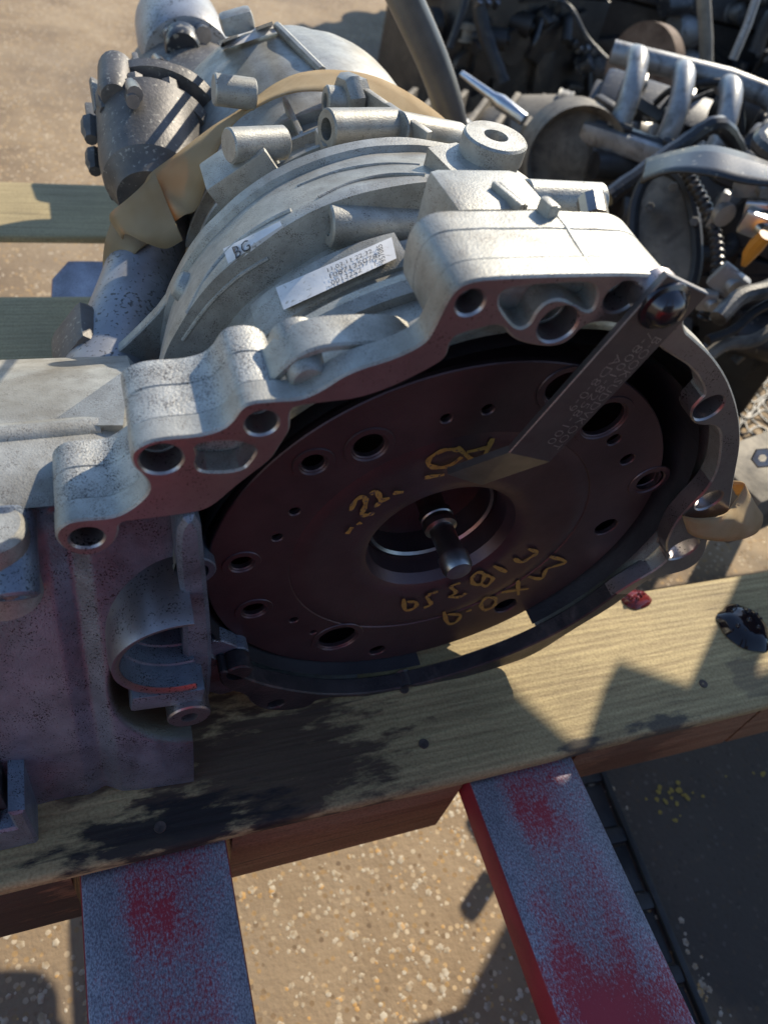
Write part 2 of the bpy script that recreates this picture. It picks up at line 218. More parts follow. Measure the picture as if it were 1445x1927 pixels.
# ------------------------------------------------------------------ mesh helpers
class MB:
    def __init__(s): s.v = []; s.f = []
    def add(s, v, f): o = len(s.v); s.v += [tuple(x) for x in v]; s.f += [tuple(i + o for i in q) for q in f]; return s
    def box(s, c, d, rot=None, ch=0.):
        x, y, z = d[0] / 2, d[1] / 2, d[2] / 2; c = Vector(c)
        if ch:
            bm = bmesh.new(); bmesh.ops.create_cube(bm, size=1)
            for q in bm.verts: q.co = Vector((q.co.x * d[0], q.co.y * d[1], q.co.z * d[2]))
            bmesh.ops.bevel(bm, geom=bm.edges[:], offset=ch, segments=2, affect='EDGES', profile=.6)
            bm.verts.index_update(); vv = [q.co.copy() for q in bm.verts]; ff = [[q.index for q in g.verts] for g in bm.faces]; bm.free()
        else:
            vv = [Vector((i * x, j * y, k * z)) for i in (-1, 1) for j in (-1, 1) for k in (-1, 1)]; ff = [(0, 1, 3, 2), (4, 6, 7, 5), (0, 4, 5, 1), (2, 3, 7, 6), (0, 2, 6, 4), (1, 5, 7, 3)]
        if rot is not None: vv = [rot @ q for q in vv]
        return s.add([q + c for q in vv], ff)
    def tube(s, pts, r, seg=10, cap=True, rr=None):
        pts = [Vector(p) for p in pts]; n = len(pts); V = []; F = []; up = None
        for i, p in enumerate(pts):
            t = (pts[min(i + 1, n - 1)] - pts[max(i - 1, 0)]).normalized()
            if up is None: up = Vector((0, 0, 1)) if abs(t.z) < .9 else Vector((1, 0, 0))
            x = t.cross(up).normalized(); up = x.cross(t).normalized(); q = rr[i] if rr else r
            V += [p + (x * math.cos(2 * math.pi * k / seg) + up * math.sin(2 * math.pi * k / seg)) * q for k in range(seg)]
        for i in range(n - 1):
            for k in range(seg): F.append((i * seg + k, i * seg + (k + 1) % seg, (i + 1) * seg + (k + 1) % seg, (i + 1) * seg + k))
        if cap: F.append(tuple(range(seg - 1, -1, -1))); F.append(tuple((n - 1) * seg + k for k in range(seg)))
        return s.add(V, F)
    def lathe(s, prf, seg=48, o=(0, 0, 0), ax=(0, 1, 0), a0=0., a1=2 * math.pi, mod=None):
        """profile [(along axis, radius)] turned about ax through o"""
        ax = Vector(ax).normalized(); o = Vector(o); x = Vector((1, 0, 0)) if abs(ax.x) < .9 else Vector((0, 1, 0)); y = x.cross(ax).normalized(); x = ax.cross(y).normalized(); y = -ax.cross(x)
        if abs(ax.y - 1) < 1e-6: x, y = Vector((1, 0, 0)), Vector((0, 0, 1))
        full = abs(a1 - a0 - 2 * math.pi) < 1e-6; n = seg if full else seg + 1; V = []; F = []
        for (b, r) in prf:
            for k in range(n):
                t = a0 + (a1 - a0) * k / seg; q = r + (mod(b, r, t) if mod else 0); V.append(o + ax * b + (x * math.cos(t) + y * math.sin(t)) * q)
        for i in range(len(prf) - 1):
            for k in range(seg):
                k2 = (k + 1) % n; F.append((i * n + k, (i + 1) * n + k, (i + 1) * n + k2, i * n + k2))
        return s.add(V, F)
    def cyl(s, p0, p1, r, seg=20, r1=None, hole=0., hd=.015, ch=.0):
        p0 = Vector(p0); p1 = Vector(p1); ln = (p1 - p0).length; r1 = r1 or r
        pr = []
        if hole: pr += [(hd, 0), (hd, hole * .9), (0, hole)]
        else: pr += [(0, 0)]
        pr += [(0, r - ch), (ch, r), (ln - ch, r1), (ln, r1 - ch), (ln, 0)]
        return s.lathe(pr, seg, p0, p1 - p0)
    def plate(s, loops, b0, b1, bev=.0012):
        """outline loops [(a, c)] (first outer, others holes) filled and thickened between depths b0 and b1"""
        cu = bpy.data.curves.new('t', 'CURVE'); cu.dimensions = '2D'; cu.fill_mode = 'BOTH'; cu.extrude = max((b1 - b0) / 2 - bev, .0001); cu.bevel_depth = bev; cu.bevel_resolution = 0; cu.offset = -bev
        for lp in loops:
            sp = cu.splines.new('POLY'); sp.points.add(len(lp) - 1); sp.use_cyclic_u = True
            for q, xy in zip(sp.points, lp): q.co = (xy[0], xy[1], 0, 1)
        ob = bpy.data.objects.new('t', cu); col.objects.link(ob); dg = bpy.context.evaluated_depsgraph_get(); me = bpy.data.meshes.new_from_object(ob.evaluated_get(dg)); mid = (b0 + b1) / 2
        s.add([(q.co.x, mid - q.co.z, q.co.y) for q in me.vertices], [tuple(g.vertices) for g in me.polygons])
        bpy.data.objects.remove(ob); bpy.data.curves.remove(cu); bpy.data.meshes.remove(me); return s
    def build(s, name, mat, parent=None, off=None, ang=35, merge=True, rough=0., uv=None, side=None):
        me = bpy.data.meshes.new(name); me.from_pydata(s.v, [], s.f)
        bm = bmesh.new(); bm.from_mesh(me)
        if merge: bmesh.ops.remove_doubles(bm, verts=bm.verts, dist=1e-6)
        bmesh.ops.recalc_face_normals(bm, faces=bm.faces)
        if rough:
            bm.normal_update()
            for q in bm.verts: q.co += q.normal * rough * (mnoise.noise(q.co * 45) + .5 * mnoise.noise(q.co * 110))
        bm.to_mesh(me); bm.free()
        if uv:
            ul = me.uv_layers.new(name='UVMap')
            for lo in me.loops: ul.data[lo.index].uv = uv[lo.vertex_index]
        for q in me.polygons: q.use_smooth = True
        me.set_sharp_from_angle(angle=R_(ang)); me.materials.append(mat)
        if side:
            me.materials.append(side)
            for q in me.polygons:
                if abs(q.normal.y) < .8 and math.hypot(q.center.x, q.center.z) > (.195 if q.center.z > 0 else .202) and min(math.hypot(q.center.x - h[0], q.center.z - h[1]) - h[2] for h in H3) > .0015 and not (q.center.z < .151 and q.center.z > .125 and -.21 < q.center.x < -.16): q.material_index = 1
            me.materials.append(GRIME)
            for q in me.polygons:
                if q.center.z < -.085 and abs(q.normal.y) > -.1: q.material_index = 2
        ob = bpy.data.objects.new(name, me); col.objects.link(ob)
        if parent: ob.parent = parent
        if off is not None: ob.location = off
        return ob
def tag(o, label=None, cat=None, group=None, kind=None):
    if label: o['label'] = label
    if cat: o['category'] = cat
    if group: o['group'] = group
    if kind: o['kind'] = kind
    return o
def empty(name, loc, rot=(0, 0, 0)):
    e = bpy.data.objects.new(name, None); e.empty_display_size = .05; col.objects.link(e); e.location = loc; e.rotation_euler = rot; return e
def chaikin(p, n=2, closed=True):
    p = [Vector(q) for q in p]
    for _ in range(n):
        o = [] if closed else [p[0]]
        for i in range(len(p) if closed else len(p) - 1):
            a = p[i]; b = p[(i + 1) % len(p)]; o += [a * .75 + b * .25, a * .25 + b * .75]
        if not closed: o.append(p[-1])
        p = o
    return p
def spline(pts, n=8):
    pts = [Vector(p) for p in pts]; o = []
    for i in range(len(pts) - 1):
        p0 = pts[max(i - 1, 0)]; p1 = pts[i]; p2 = pts[i + 1]; p3 = pts[min(i + 2, len(pts) - 1)]
        for k in range(n):
            t = k / n; o.append(.5 * ((2 * p1) + (p2 - p0) * t + (2 * p0 - 5 * p1 + 4 * p2 - p3) * t * t + (3 * p1 - p0 - 3 * p2 + p3) * t ** 3))
    return o + [pts[-1]]
def px2(pts, b=0.): return [((q := L(u, v, b)).x, q.z) for u, v in pts]
def circ(a, c, r, n=28): return [(a + r * math.cos(2 * math.pi * k / n), c + r * math.sin(2 * math.pi * k / n)) for k in range(n)]
def pxc(u, v, wdt, b=0.): q = L(u, v, b); r = (L(u + wdt, v, b) - q).length; return q.x, q.z, r

# ------------------------------------------------------------------ the setting: yard
mb = MB(); mb.add([(-40, -40, GROUND), (40, -40, GROUND), (40, 60, GROUND), (-40, 60, GROUND)], [(0, 1, 2, 3)])
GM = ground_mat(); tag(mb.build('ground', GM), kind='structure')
def gravel():
    g = MB(); base = [(0, 0, 1), (.9, 0, .2), (.28, .85, .2), (-.72, .52, .2), (-.72, -.52, .2), (.28, -.85, .2), (0, 0, -.4)]
    fc = [(0, 1, 2), (0, 2, 3), (0, 3, 4), (0, 4, 5), (0, 5, 1), (6, 2, 1), (6, 3, 2), (6, 4, 3), (6, 5, 4), (6, 1, 5)]
    r = random.Random(4)
    for i in range(7500):
        if i < 6000:
            x = r.uniform(-.32, .62); y = r.uniform(-.1, .62)
            if mnoise.noise(Vector((x * 9, y * 9, 2))) < r.uniform(-.5, .3): continue
        else: x = r.uniform(-.4, 2.6); y = r.uniform(.5, 3.4)
        s = r.choice((.0015, .002, .0022, .0025, .003, .0035, .004, .005)) * r.uniform(.8, 1.25); a = r.uniform(0, 6.3); h = r.uniform(.12, .32); ca, sa = math.cos(a), math.sin(a); e = r.uniform(.65, 1.3)
        g.add([(x + (p[0] * e * ca - p[1] * sa) * s, y + (p[0] * e * sa + p[1] * ca) * s, GROUND + p[2] * s * h) for p in base], fc)
    return g
PEB = M('gravel_stone', (.30, .22, .13), (.52, .45, .34), 120, .6, None, 0, 0, 1, ((.50, .29, .10), 90, .05), detail=1)
tag(gravel().build('gravel', PEB, ang=80, merge=False), 'small tan and orange stones set in the yard concrete', 'gravel', kind='stuff')

# ------------------------------------------------------------------ pallet: three deck boards and the notched front bearer
WA = wood('pallet_board_oily', (.29, .205, .095), (.60, .465, .22), ((.10, .245, 0, .12, .075, (.055, .03, .018), .9), (.02, .215, 0, .10, .03, (.012, .009, .009), .95), (.0, .30, 0, .10, .06, (.07, .04, .022), .8),
                                                                    (.475, .206, 0, .04, .012, (.03, .028, .03), .8), (.38, .205, 0, .03, .008, (.03, .028, .03), .8), (.60, .235, 0, .03, .03, (.10, .07, .05), .5)))
WB = wood('pallet_board_weathered', (.36, .275, .13), (.58, .46, .24), (), seed=3.)
WF = wood('pallet_bearer_raw', (.24, .11, .05), (.44, .25, .13), ((-.12, .2, 0, .10, .2, (.03, .022, .015), .85), (.46, .2, 0, .06, .2, (.10, .05, .025), .6)), seed=7.)
pal = empty('pallet', (.3, .7, -.14)); tag(pal, 'weathered wooden pallet of wide boards under the gearbox, oil soaked at the front', 'pallet')
POFF = Vector((-.3, -.7, .14))
def board(name, x0, x1, y0, y1, z0, z1, m, seed, nx=90, ny=18):
    g = MB(); V = []; F = []
    def wob(x, y, z): return mnoise.noise(Vector((x * 3.1, y * 14, seed))) * .0012 + mnoise.noise(Vector((x * 9, y * 60, seed))) * .0005
    ring = []
    r = .004
    prof_ = [(y0, z0 + r), (y0, z0 + (z1 - z0) * .5), (y0, z1 - r), (y0 + r * .35, z1 - r * .3), (y0 + r, z1)] + [(y0 + r + (y1 - y0 - 2 * r) * k / ny, z1) for k in range(1, ny)] + [(y1 - r, z1), (y1 - r * .35, z1 - r * .3), (y1, z1 - r), (y1, z0)]
    for i in range(nx + 1):
        x = x0 + (x1 - x0) * i / nx
        for (y, z) in prof_:
            k = wob(x, y, z); e = mnoise.noise(Vector((x * 6, seed, z * 20))) * .0014
            V.append((x, y + (e if y < y0 + .004 else 0), z + (k if z > z1 - r else 0)))
    n = len(prof_)
    for i in range(nx):
        for k in range(n - 1): F.append((i * n + k, i * n + k + 1, (i + 1) * n + k + 1, (i + 1) * n + k))
        F.append((i * n + n - 1, i * n, (i + 1) * n, (i + 1) * n + n - 1))
    F.append(tuple(range(n))); F.append(tuple(nx * n + k for k in range(n - 1, -1, -1)))
    return g.add(V, F).build(name, m, pal, POFF, ang=50)
board('deck_board', -.34, .86, .2005, .3545, -.0145, 0, WA, 1.)
board('deck_board', -.34, .86, .769, .9225, -.0145, 0, WB, 5.)
board('deck_board', -.34, .86, 1.066, 1.2205, -.0145, 0, WB, 9.)
for (x0, x1) in ((-.34, -.0575), (.0625, .265), (.383, .60), (.605, .86)):
    board('bearer', x0, x1, .203, .245, -.125 if x0 < .3 else -.095, -.0155, WF, x0, 30, 8)
for y in (.80, 1.09):
    for (x0, x1) in ((.09, .25), (.40, .86)): board('bearer', x0, x1, y, y + .09, -.125, -.0155, WF, x0 + y, 16, 4)
board('bottom_board', -.34, .86, .205, .33, -.1425, -.1265, WF, 12., 30, 6) if False else None
for (u, v) in ((797, 1400), (302, 1557), (1322, 1287), (760, 1297)):
    p = Wz(u, v, .0); MB().lathe([(0, 0), (.0012, .003), (.0012, .0045), (-.003, .005)], 14, (p.x, p.y, p.z), (0, 0, 1)).build('nail', NAIL, pal, POFF)

# ------------------------------------------------------------------ forklift: two forks in view, carriage and mast behind the camera
fl = empty('forklift', (.163, -.5, GROUND)); tag(fl, 'red forklift whose two paint worn forks reach under the pallet', 'forklift')
FO = Vector((-.163, .5, -GROUND))
for (xa, xb) in ((-.0515, .0572), (.2705, .3772)):
    xc = (xa + xb) / 2; w_ = xb - xa; g = MB(); V = []; F = []
    ys = [-.24, -.2, -.1, .0, .1, .2, .3, .5, .7, .9, .99, 1.018, 1.032]
    for y in ys:
        t = .040 - .024 * max(0, (y + .3) / 1.33); hw = w_ / 2 - (0 if y < .98 else (y - .98) * .50) ; r = .0035
        for (x, z) in ((-hw, -t), (-hw, -r), (-hw + r * .3, -r * .3), (-hw + r, 0), (-hw * .5, .0002), (0, .0003), (hw * .5, .0002), (hw - r, 0), (hw - r * .3, -r * .3), (hw, -r), (hw, -t)): V.append((x, y, -.018 + z))
    n = 11
    for i in range(len(ys) - 1):
        for k in range(n): F.append((i * n + k, i * n + (k + 1) % n, (i + 1) * n + (k + 1) % n, (i + 1) * n + k))
    F.append(tuple(range(n))); F.append(tuple((len(ys) - 1) * n + k for k in range(n - 1, -1, -1)))
    fk = g.add(V, F).build('fork', fork_mat((xa, xb)), fl, FO + Vector((xc, 0, 0)), ang=40)
    MB().box((xc, -.255, .13), (w_, .045, .40), None, .006).build('fork_shank', REDP, fl, FO)
for z in (-.02, .26): MB().box((.163, -.315, z), (1.05, .06, .11), None, .006).build('carriage_bar', REDP, fl, FO)
MB().box((.163, -.375, -.06), (1.0, .03, .54), None, .006).build('front_panel', REDP, fl, FO)
MB().box((.163, -1.75, .35), (1.1, 1.9, 1.1), None, .05).build('chassis', IRON, fl, FO)
for x in (-.12, .44): MB().box((x, -.70, .75), (.09, .13, 2.1), None, .006).build('mast_channel', IRON, fl, FO)

# ------------------------------------------------------------------ gearbox
BASE = Vector((0, .3, -.205)); gx = empty('gearbox', toworld(BASE), (T2, 0, 0)); GO = -BASE
tag(gx, 'grey cast aluminium car gearbox strapped down on the pallet, open bell housing facing front', 'gearbox')
def gp(mb_, name, mat, ang=35, rough=0., parent=None): return mb_.build(name, mat, parent or gx, GO if parent is None else None, ang, rough=rough)

# --- flange ring: outer outline, then back along the inner edge (open at the starter)
OUT_L = [(106, 1018), (104, 1006), (112, 993), (137, 979), (208, 975), (233, 966), (262, 946), (279, 927), (281, 912), (268, 894), (251, 880), (245, 860), (252, 845), (282, 830), (316, 824), (374, 820), (415, 809), (436, 793), (452, 768), (473, 757), (519, 753)]
OUT_M = [(561, 752), (598, 738), (658, 698), (744, 673), (799, 645), (815, 618)]
OUT_T = [(829, 587), (852, 545), (885, 527), (940, 521), (1111, 516), (1200, 516), (1258, 520), (1283, 548), (1287, 590)]
OUT_R = [(1287, 622), (1304, 636), (1344, 673), (1374, 722), (1392, 783), (1394, 838), (1384, 890), (1377, 930), (1372, 968), (1345, 990), (1332, 1012), (1326, 1045), (1300, 1070), (1262, 1082), (1230, 1086), (1200, 1104), (1154, 1141), (1080, 1184), (1006, 1233), (940, 1256), (888, 1271), (852, 1281), (800, 1302), (760, 1310), (700, 1311), (600, 1313), (582, 1332), (520, 1340), (478, 1330), (462, 1306), (430, 1300), (412, 1282), (416, 1258)]
IN_B = [(math.cos(R_(t)) * (.194 + .0016 * math.sin(t * .11)), math.sin(R_(t)) * (.194 + .0016 * math.sin(t * .11))) for t in range(-137, -20, 6)]
IN_R = [(1262, 1056), (1250, 1030), (1262, 1000), (1274, 980), (1290, 962), (1302, 949), (1330, 921), (1349, 887), (1356, 840), (1354, 800), (1307, 803), (1296, 776), (1315, 753), (1330, 740), (1307, 697), (1270, 673), (1240, 655), (1205, 622)]
IN_T = [(1172, 612), (1136, 606), (1099, 612), (1074, 642), (1044, 655), (1001, 651), (964, 639), (944, 610), (903, 620), (866, 630), (848, 642)]
IN_L = [(842, 673), (817, 691), (744, 728), (676, 752), (615, 759), (558, 766), (546, 776), (548, 809), (531, 834), (511, 867), (470, 897), (432, 927), (408, 949), (382, 963), (332, 971), (262, 980), (224, 984), (225, 1008), (205, 1035), (165, 1049), (125, 1038)]
def sm(p, n=1): return [(q.x, q.y) for q in chaikin([(x, y, 0) for x, y in p], n)]
ring = sm(px2(OUT_L + OUT_M + OUT_T + OUT_R) + IN_B + px2(IN_R + IN_T + IN_L), 2)
HOLES = [(164, 1013, 32), (304, 865, 40), (493, 797, 30), (885, 570, 25), (1050, 611, 34), (1168, 560, 28), (1333, 768, 23), (1333, 942, 19), (1284, 1034, 22), (450, 1268, 24), (520, 1325, 14), (765, 1297, 11)]
H3 = [pxc(*h) for h in HOLES]
hole_loops = [circ(*h) for h in H3]
pocket1 = sm(px2([(366, 836), (440, 829), (486, 843), (472, 868), (452, 887), (378, 890), (368, 872), (374, 856)]), 2)
pocket2 = sm(px2([(944, 546), (1000, 538), (1110, 531), (1124, 545), (1122, 572), (1110, 588), (1090, 580), (1062, 562), (1030, 566), (1008, 586), (996, 612), (975, 620), (955, 600), (938, 575)]), 2)
mb = MB().plate([ring] + hole_loops + [pocket1, pocket2], 0, .016)
mb.build('flange', FACE, gx, GO, 28, side=CAST)
# casting blocks behind the flange face: stepped lugs at the left, deep block on top
def inset(lp, d):
    c = Vector((sum(p[0] for p in lp) / len(lp), sum(p[1] for p in lp) / len(lp))); n = len(lp); o = []
    ar = sum(lp[i][0] * lp[(i + 1) % n][1] - lp[(i + 1) % n][0] * lp[i][1] for i in range(n)); s = 1 if ar > 0 else -1
    for i in range(n):
        t = Vector(lp[(i + 1) % n]) - Vector(lp[i - 1]); t = t.normalized() if t.length > 1e-9 else Vector((1, 0)); o.append((lp[i][0] - t.y * d * s, lp[i][1] + t.x * d * s))
    return o
lugL = sm(px2(OUT_L + [(548, 770), (548, 809), (531, 834), (511, 867), (470, 897), (432, 927), (408, 949), (382, 963), (332, 971), (262, 980), (224, 984), (225, 1008), (205, 1035), (165, 1049), (125, 1038)]), 2)
mb = MB().plate([inset(lugL, .0004)] + [circ(h[0], h[1], h[2] * .95) for h in H3[:3]], .0155, .038, .0004).plate([inset(lugL, .0004)] + [circ(h[0], h[1], h[2] * .95) for h in H3[2:3]], .0380, .060, .0012)
gp(mb, 'lug_block', CAST2, 30, .0004)
top = sm(px2(OUT_T + [(1250, 640), (1205, 622), (1172, 612), (1136, 606), (1099, 612), (1074, 642), (1044, 655), (1001, 651), (964, 639), (944, 610), (903, 620), (866, 630), (848, 642), (820, 655)]), 2)
mb = MB().plate([inset(top, .0003)] + [circ(h[0], h[1], h[2] * .9) for h in H3[3:6]], .0155, .040, .0004).plate([inset(top, .0003)], .0400, .058, .0012)
gp(mb, 'top_block', CAST, 30, .0005)
# seam ridges across the top block
def strip(pts, wdt, hgt, c, name='seam', mat=CAST):
    g = MB(); P = [Lc(u, v, c) for u, v in pts]
    for p, q in zip(P, P[1:]):
        d = q - p; ang = math.atan2(d.y, d.x); g.box((p + q) / 2, (d.length + wdt * .3, wdt, hgt), Matrix.Rotation(ang, 3, 'Z'), wdt * .3)
    return gp(g, name, mat)
ct = L(1000, 519).z
strip([(1040, 399), (1062, 425), (1080, 455), (1118, 514)], .0016, .0022, ct)
strip([(1018, 389), (1036, 405)], .006, .012, ct + .002); strip([(1026, 387), (1044, 404)], .004, .009, ct + .002)
# curved web with boss between the steps and the top block
path = chaikin([(p[0], p[1], 0) for p in px2([(452, 742), (490, 690), (540, 640), (590, 617), (660, 612), (748, 610), (775, 625)], .03)], 2, False)
lo = []; hi = []
for i, p in enumerate(path):
    t = (path[min(i + 1, len(path) - 1)] - path[max(i - 1, 0)]).normalized(); nrm = Vector((-t.y, t.x, 0)); lo.append((p - nrm * .005)[:2]); hi.append((p)[:2])
gp(MB().plate([lo + hi[::-1]], .0162, .040, .0012), 'web', CAST)
q = L(578, 708, 0.014); gp(MB().lathe([(.000, 0), (.000, .0078), (.0012, .0092), (.004, .0100), (.02, .0115), (.034, .014), (.034, 0)], 28, (q.x, .010, q.z)), 'dowel_boss', CAST)
# --- turned casting: bell wall, shoulder, main casing, rear dome
def mod(b, r, t):
    k = 0
    if b > .262 and b < .62: k += .004 * math.sin(3 * t + b * 9)
    return k + .0012 * mnoise.noise(Vector((math.cos(t) * 6, math.sin(t) * 6, b * 30)))
bell = [(.0165, .190), (.06, .186), (.085, .165), (.10, .06), (.10, .0)]
fine = []
for (b0, r0), (b1, r1) in zip(PROFILE, PROFILE[1:]):
    n = max(1, int((b1 - b0) / .008)); fine += [(b0 + (b1 - b0) * k / n, r0 + (r1 - r0) * k / n) for k in range(n)]
fine.append(PROFILE[-1]); cut = [p for p in fine if p[0] < .125]; cut[0] = (.0165, .2035); rear = [p for p in fine if p[0] >= .117]
A0, A1 = R_(-50), R_(276)          # the bell wall is open underneath, over the front board
mb = MB().lathe(cut, 150, a0=A0, a1=A1, mod=mod); gp(mb, 'bell_wall', CAST, 32)
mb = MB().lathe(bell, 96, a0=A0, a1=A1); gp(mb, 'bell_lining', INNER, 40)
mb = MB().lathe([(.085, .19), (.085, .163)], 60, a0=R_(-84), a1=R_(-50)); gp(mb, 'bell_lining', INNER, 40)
mb = MB().lathe([(.118, .04)] + rear, 170, mod=mod); gp(mb, 'casing', CAST, 32)
# raised casting lines and lugs on the bell shoulder
for pts_ in (((352, 590), (390, 520), (440, 462), (500, 420), (548, 396)), ((345, 640), (392, 575), (450, 520), (505, 486)), ((600, 372), (660, 345), (730, 330), (800, 330)), ((560, 352), (640, 322), (720, 310), (790, 312))):
    gp(MB().tube(spline([onbody(u, v, .0) for u, v in pts_], 6), .0016, 8), 'casting_line', CAST)
for (u, v, r) in ((346, 540, .010),):
    p = onbody(u, v, .0); n_ = Vector((p.x, 0, p.z)).normalized(); gp(MB().lathe([(-.02, 0), (-.02, r * 1.3), (.0, r * 1.15), (.005, r), (.007, r * .7), (.007, 0)], 18, p, n_ + Vector((0, .35, 0))), 'cast_lug', CAST)
# label rib on the bell shoulder
def ang_of(u, v): p = onbody(u, v); return math.atan2(p.z, p.x)
t0, t1 = ang_of(500, 600), ang_of(752, 480)
gp(MB().lathe([(.112, .172), (.114, .1795), (.120, .1825), (.147, .1815), (.149, .168)], 60, a0=min(t0, t1) - .01, a1=max(t0, t1) + .03), 'label_rib', CAST, 30)
t2, t3 = ang_of(540, 620), ang_of(730, 530)
gp(MB().lathe([(.060, .19), (.062, .202), (.070, .205), (.078, .203), (.082, .183)], 60, a0=min(t2, t3) - .05, a1=max(t2, t3) + .05), 'stiffening_rib', CAST, 30)
# long ribs along the main casing
for k, t in enumerate((52, 78, 112, 146)):
    t = R_(t); x, z = math.cos(t), math.sin(t); rot = Matrix.Rotation(t, 3, 'Y').inverted()
    g = MB().box((x * .133, .35, z * .133), (.024, .16, .005), rot, .0015); gp(g, 'rib', CAST)
for b in (.30, .345, .395):
    gp(MB().lathe([(b - .004, .125), (b - .002, prof(b) + .009), (b + .002, prof(b) + .009), (b + .004, .125)], 70, a0=R_(60), a1=R_(178), mod=mod), 'cross_rib', CAST, 30)

def boss(px, eps, dx, r, hole=.5, name='bolt_boss', mat=CAST, tilt=(0, 0)):
    p = onbody(px[0], px[1], eps); g = MB().cyl(p, p + Vector((dx, tilt[0], tilt[1])), r, 26, None, r * hole, .03, .0012); gp(g, name, mat, 35, .0002); return p
boss((617, 424), .006, .075, .0135)
def boss2(p, q, r, hole): gp(MB().cyl(p, q, r, 26, None, r * hole if hole else 0., .03, .0012), 'bolt_boss', CAST, 35, .0002)
boss2(L(430, 274, .30), L(535, 268, .315), .0125, .0); boss2(L(614, 243, .295), L(742, 240, .31), .0145, .55); boss2(L(745, 246, .30), L(860, 266, .32), .0145, 0.); boss2(L(402, 168, .41), L(480, 178, .41), .0125, 0.); boss2(L(612, 190, .37), L(690, 196, .37), .012, .5)
p = onbody(985, 374, .04); gp(MB().cyl(p, p + Vector((.055, 0, 0)), .0115, 26, None, .004, .01, .001), 'bolt_boss', CAST)
# block and rib under the upper boss
p = L(660, 278, .30); gp(MB().box(p + Vector((.002, .004, -.010)), (.050, .03, .040), Matrix.Rotation(R_(-10), 3, 'Y'), .003), 'boss_foot', CAST)
p = L(470, 320, .31); gp(MB().box(p + Vector((.0, .0, -.01)), (.055, .04, .050), Matrix.Rotation(R_(-38), 3, 'Y'), .003), 'boss_foot', CAST)
for (u, v, e) in ((762, 250, .30), (690, 200, .36)):
    p = L(u, v, e); gp(MB().box(p + Vector((0, 0, -.01)), (.006, .05, .045), Matrix.Rotation(R_(25), 3, 'Z'), .001), 'gusset', CAST)
p = L(672, 192, .36)
gp(MB().lathe([(0, 0), (0, .018), (.004, .021), (.012, .021), (.014, .017), (.02, .017), (.022, 0)], 7, p + Vector((-.01, .01, -.004)), (1, .2, .1)), 'plug', CAST)
# raised pad with the round breather boss
P0 = [Lc(u, v, .205) for u, v in ((805, 277), (858, 268), (950, 300), (958, 345), (930, 372), (905, 372), (850, 322))]
g = MB(); n = len(P0); V = [p for p in P0] + [p + Vector((0, 0, -.05)) for p in P0]
g.add(V, [tuple(range(n)), tuple(range(2 * n - 1, n - 1, -1))] + [(i, (i + 1) % n, n + (i + 1) % n, n + i) for i in range(n)]); gp(g, 'pad', CAST, 30)
p = Lc(922, 292, .205); gp(MB().lathe([(-.02, 0), (-.02, .021), (0, .021), (0, .0225), (.012, .0225), (.0135, .021), (.0135, .0085), (.004, .0075), (.004, 0)], 36, p, (0, 0, 1)), 'breather_boss', CAST)
p = Lc(925, 372, .232); gp(MB().box(p + Vector((.004, .012, -.03)), (.062, .045, .06), Matrix.Rotation(R_(4), 3, 'Z'), .007), 'rear_lug', CAST)
strip([(928, 350), (980, 393)], .0035, .006, .233); strip([(938, 348), (990, 391)], .002, .004, .233)
for (u, v, s) in ((975, 335, .03), (1000, 350, .022)):
    p = Lc(u, v, .19); gp(MB().lathe([(-.03, 0), (-.03, s), (-.008, s), (-.002, s * .8), (0, s * .4), (0, 0)], 24, p, (.3, 0, 1)), 'cast_hump', CAST)
p = Lc(1122, 398, ct - .004); gp(MB().lathe([(-.01, 0), (-.01, .008), (.004, .008), (.006, .006), (.006, 0)], 10, p + Vector((0, .006, 0)), (.2, 1, .3)), 'bolt', SHAFT)
# rear end: long ridge, top nub, tail housing, transfer cover
P = [onbody(522 + 84 * k / 14, 50 + 84 * k / 14, .002) for k in range(15)]; gp(MB().tube(P, .0045, 8), 'rear_ridge', CAST)
p = L(446, 40, .60); gp(MB().box(p, (.034, .02, .02), Matrix.Rotation(R_(-20), 3, 'Y'), .006), 'rear_nub', CAST)
q = L(352, 104, .86); gp(MB().lathe([(-.09, 0), (-.09, .036), (-.075, .040), (-.07, .058), (-.062, .061), (-.02, .061), (.05, .058), (.08, .045), (.09, .0)], 48, (q.x, .90, q.z)), 'tail_housing', TUBE, 30)
qy = L(352, 120, 1.06); gp(MB().lathe([(-.12, 0), (-.12, .05), (-.02, .05), (-.02, .062), (.02, .064), (.03, .05), (.06, .045), (.06, 0)], 36, qy), 'hidden_yoke', DARKM, 30)  # added out of sight behind the tail housing to shade the rear board
gp(MB().lathe([(.0, 0), (.0, .11), (.04, .115), (.06, .10), (.12, .092), (.2, .085), (.26, .075), (.30, .06), (.32, 0)], 48, (-.045, .62, -.045), (-.16, .97, -.05)), 'tail_neck', DARKM, 30)
gp(MB().lathe([(.0, 0), (.0, .05), (.03, .062), (.07, .066), (.12, .060), (.14, .05), (.14, 0)], 40, (q.x + .03, .74, q.z - .07)), 'tail_cover', DARKM, 30)
q2 = L(284, 282, .50); gp(MB().lathe([(-.045, .0), (-.045, .030), (-.04, .034), (-.022, .035), (-.020, .047), (-.012, .049), (-.010, .040), (.006, .042), (.008, .058), (.020, .060), (.024, .050), (.034, .051), (.036, .063), (.048, .063), (.052, .05), (.06, 0)], 52, q2 + Vector((.006, 0, 0)), (.28, .93, .22)), 'transfer_cover', DARKM, 30, .0012)
for k in range(7):
    t = R_(70 + 32 * k); p = q2 + Vector((math.cos(t) * .056, -.006, math.sin(t) * .056)); gp(MB().lathe([(-.006, 0), (-.006, .006), (.0, .0065), (.004, .009), (.02, .009)], 8, p, (.05, .97, .18)), 'cover_bolt', DARKM)
